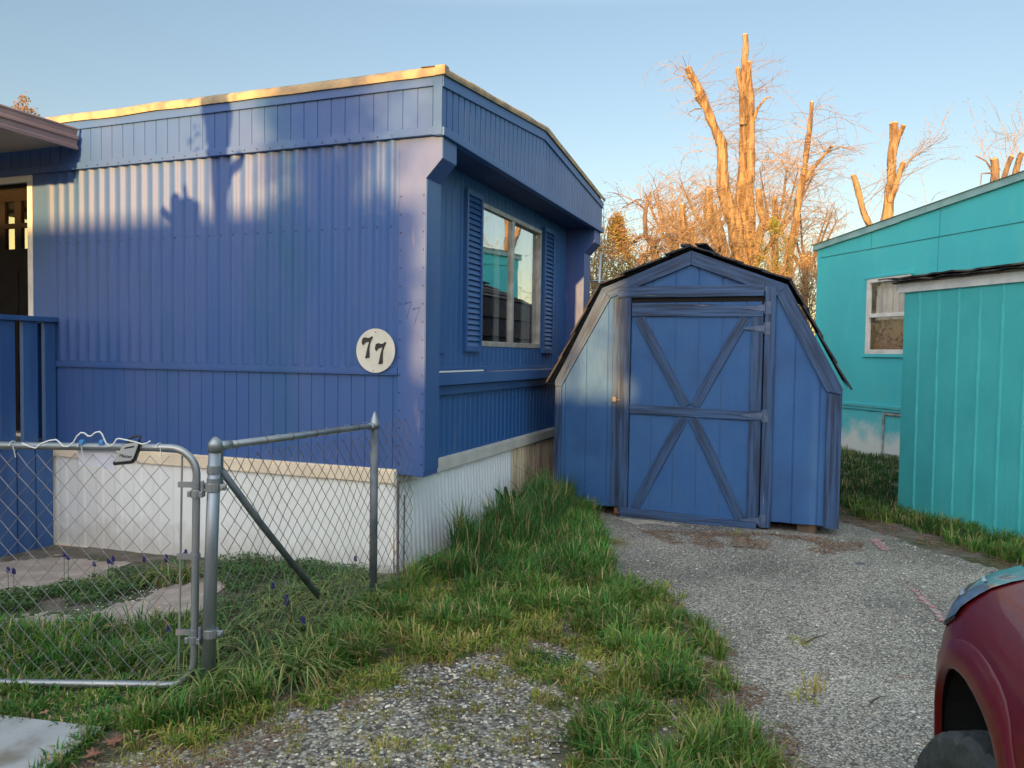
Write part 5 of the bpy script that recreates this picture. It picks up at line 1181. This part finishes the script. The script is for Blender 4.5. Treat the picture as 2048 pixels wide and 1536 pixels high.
dock(-.02, 7.05-.0, 12, .46, 'tallest broad leaved weed against the corrugated end skirting'); dock(.16, 7.25, 11, .40, 'broad leaved weed right of the tallest one by the skirting'); dock(.52, 7.25, 10, .22, 'broad leaved weed at the left foot of the blue shed'); dock(-.10, 6.55, 8, .22, 'low broad leaved weed halfway along the end skirting')
# lime tuft on the drive edge
clump(.80, 6.15, 50, .16, 'pale lime tuft lying flat on the drive edge near the shed', None, [(.36,.38,.10),(.42,.34,.12)], 0, 181, .6, -.2)
random.seed(5)
# concrete slab
sl = [(-1.58,2.97),(-2.8,3.20),(-2.9,2.35),(-1.66,2.35)]
tag(MB().prism([Vector((x, y, gz(-1.8, 2.8)-.01)) for x, y in sl], Z*.04).build('paving_slab', concrete, bevel=.004), 'pale grey concrete slab in the grass at the lower left corner', 'paving slab')
# fallen leaves
lo_ = [(0,-.5),(.05,-.12),(.30,-.22),(.24,-.05),(.52,.05),(.34,.12),(.42,.34),(.20,.25),(.10,.36),(0,.62),(-.10,.36),(-.20,.25),(-.42,.34),(-.34,.12),(-.52,.05),(-.24,-.05),(-.30,-.22),(-.05,-.12)]
lm = [M('brown leaf %s' % n, c, .7, (c[0]*.7, c[1]*.65, c[2]*.7), 40) for n, c in (('russet', (.30,.13,.07)), ('tan', (.42,.23,.12)), ('pale', (.45,.30,.18)))]
for x, y, s, r, mi, lab in ((-1.475,2.86,.085,.4,0,'large russet maple leaf on the soil right of the slab, topmost of two'), (-1.50,2.77,.08,2.2,0,'large russet maple leaf lying below its neighbour at the bottom edge'),
        (-1.86,3.06,.045,1.2,1,'tan fallen leaf on the grass just above the slab'), (-1.47,3.04,.040,.2,1,'small orange tan leaf in the grass under the gate corner'),
        (-1.41,3.00,.045,3.2,1,'curled tan leaf right of the small orange one below the gate'), (-1.30,3.19,.035,2.0,2,'pale narrow leaf on bare soil below the gate post'),
        (-1.42,2.92,.030,2.8,2,'small pale leaf beside the two large russet leaves'), (-.12,5.45,.045,.9,1,'single tan leaf caught in the tall grass by the end skirting'), (-2.04,3.0,.04,.3,1,'tan leaf lying on the concrete slab at the left edge')):
    zc = gz(x, y)+(.035 if s < .06 else .02)+(.12 if y > 5 else 0)
    if x < -2: zc = .045
    mb = MB(); n = len(lo_); ctr = Vector((x, y, zc+.006)); mb.v.append(ctr)
    for a, b in lo_:
        q = Vector((a*math.cos(r)-b*math.sin(r), a*math.sin(r)+b*math.cos(r), 0))*s; mb.v.append(Vector((x, y, zc)) + q + Z*(.18*abs(a)*s*1.2 + random.uniform(0,.10)*s))
    mb.f = [(0, 1+i, 1+(i+1) % n) for i in range(n)]
    tag(mb.build('fallen_leaf', lm[mi]), lab, 'leaf')
for (x0, y0, x1, y1, lab) in ((1.57,3.30,1.66,3.37,'short brown stick lying on the drive near the car'), (1.75,6.05,2.0,5.98,'thin brown twig on the drive in front of the shed'), (1.55,4.0,1.72,4.13,'faint twig on the middle of the drive')):
    tag(MB().tube([(x0,y0,.014),((x0+x1)/2,(y0+y1)/2+.006,.019),(x1,y1,.014)], [.004,.0035,.002], 6).build('stick', wood_raw), lab, 'stick')
# dry twigs heaped in the corner between home and shed
br = MB()
for i in range(40):
    p = Vector((.36+random.gauss(0,.07), 7.65+random.gauss(0,.10), .01)); br.tube([p, p+Vector((random.gauss(0,.12), random.gauss(0,.08), random.uniform(.05,.32))), p+Vector((random.gauss(0,.2), random.gauss(0,.12), random.uniform(.1,.5)))], [.004,.003,.002], 4, cap=False)
tag(br.build('brush_pile', twig_red), 'tangle of dry twigs wedged between stained skirting and the blue shed', 'twigs')

# ------------------------------------------------------------ unseen casters behind the viewpoint, several added to shape the evening shade
RT = (-L + .026*E).normalized()
def BK(q, d, z): return CORNER + RT*q + SH*d + Z*z       # q sideways, d towards the sun
TE = math.tan(SUN_EL)
def gable(label, q0, q1, d0, d1, zr, ze):
    t = thing('house', label, 'house', BK((q0+q1)/2, (d0+d1)/2, 0)); dm_ = (d0+d1)/2
    MB().prism([BK(q0,d0,-.1), BK(q0,d1,-.1), BK(q0,d1,ze), BK(q0,dm_,zr-.05), BK(q0,d0,ze)], RT*(q1-q0)).build('wall', house_tan, t)
    r_ = MB(); r_.prism([BK(q0-.15,d0-.3,ze-.1), BK(q0-.15,dm_,zr-.03), BK(q0-.15,dm_,zr+.05), BK(q0-.15,d0-.3,ze-.02)], RT*(q1-q0+.3)); r_.prism([BK(q0-.15,dm_,zr-.03), BK(q0-.15,d1+.3,ze-.1), BK(q0-.15,d1+.3,ze-.02), BK(q0-.15,dm_,zr+.05)], RT*(q1-q0+.3)); r_.build('roof', roof_dk, t)
    w_ = MB(); 
    for k in range(3): qq = q0+(q1-q0)*(.2+.3*k); w_.box(lambda a,b,c: BK(a,b,c), (qq-.5,d0-.03,1.0), (qq+.5,d0-.004,2.1))
    w_.build('window', car_glass, t)
gable('low tan house across the lane whose roof shades the long blue wall', -16, -.33, 22, 27, 2.47+24.5*TE, 3.4)
gable('unseen low outbuilding added across the lane to shade the foot of the home corner', -.32, .845, 21.2, 26.8, 1.30+24*TE, 3.0)  # added to block low sun in the gap between the houses
gable('unseen medium tan house added across the lane to shade most of the barn shed', .85, 2.41, 21, 27, 5.08, 4.2)  # added caster, ridge sized to shade the shed but leave the trees lit
gable('unseen tall tan house added across the lane to shade the turquoise house', 2.42, 18, 21, 27, 6.85, 5.0)  # unseen caster, sized to keep sun off the turquoise house
random.seed(9)
ev = thing('added_evergreen', 'unseen narrow dark evergreen added across the lane to shade the upper blue wall', 'tree', BK(-.9, 21, 0))  # dense crown added out of view to block sun on the upper wall
MB().tube([BK(-.9,21,-.1), BK(-.9,21,3), BK(-.9,21,8)], [.12,.1,.04], 8).build('trunk', bark_d, ev)
el = MB(); el.c = []
for i in range(9000):
    h = random.random(); a = random.uniform(0, 6.28); r_ = (.58*(1-h*.55))*math.sqrt(random.random())
    addleaf(el, BK(-.90+r_*math.cos(a), 21+r_*math.sin(a), 1.2+h*7.2), .12, [(.03,.07,.03),(.04,.08,.03)])
el.build('crown', leafcol, ev)
lt = thing('bare_tree', 'unseen loose leafed tree added across the lane to soften light on the home corner', 'tree', BK(.25, 20, 0))  # sparse crown added in the gap to thin the sun patch on the shed
MB().tube([BK(.25,20,-.1), BK(.25,20,3), BK(.3,20,6)], [.05,.04,.02], 8).build('trunk', bark_d, lt)
ll = MB(); ll.c = []
for i in range(1500): addleaf(ll, BK(random.uniform(-.45,1.0), 20+random.uniform(-.6,.6), random.uniform(2.9,6.6)), .085, [(.06,.08,.03)])
ll.build('crown', leafcol, lt)
def SP(l, z, d): return Hm(l, 0, z) + SH*d + Z*(d*TE)     # point whose shadow falls at l, z of the long wall
D = 5
lim = [([Vector((SP(1.80,2.5,D).x, SP(1.80,2.5,D).y, -.1)), SP(1.80,1.8,D), SP(1.812,2.5,D), SP(1.83,2.9,D), SP(1.845,3.2,D), SP(1.85,3.55,D), SP(1.84,3.9,D)], [.09,.075,.062,.085,.125,.13,.11]),
       ([SP(1.79,2.68,D), SP(1.74,2.80,D), SP(1.66,2.86,D), SP(1.61,2.92,D)], [.045,.045,.04,.03])]
tw = MB(); lf = MB(); 
for i in range(30):
    p, d = along(lim[0][0], random.uniform(.80, .97)); a = random.uniform(1.8, 4.4)
    addleaf(lf, p + L*random.uniform(.08,.20), .07, [(.05,.08,.03)])
polyline_tree('pollarded_tree', 'pollard behind the viewpoint whose trunk shadow falls on the long blue wall', 'tree', lim, bark, SP(1.8,0,D)-Z*(D*TE+.1), None, leaves=lf)
lim = [([Vector((SP(2.15,2.4,D).x, SP(2.15,2.4,D).y, -.1)), SP(2.15,2.0,D), SP(2.15,2.45,D), SP(2.16,2.60,D)], [.10,.13,.17,.10]),
       ([SP(2.22,2.50,D), SP(2.24,2.60,D), SP(2.25,2.65,D)], [.06,.06,.05]), ([SP(2.13,2.55,D), SP(2.14,2.66,D), SP(2.155,2.73,D)], [.03,.022,.022]), ([SP(2.28,2.50,D), SP(2.37,2.57,D)], [.03,.03]), ([SP(2.06,2.45,D), SP(2.06,2.60,D)], [.06,.05])]
polyline_tree('pollarded_tree', 'shorter knobbly pollard behind the viewpoint casting the low stub shadow', 'tree', lim, bark, SP(2.15,0,D)-Z*(D*TE+.1), None)
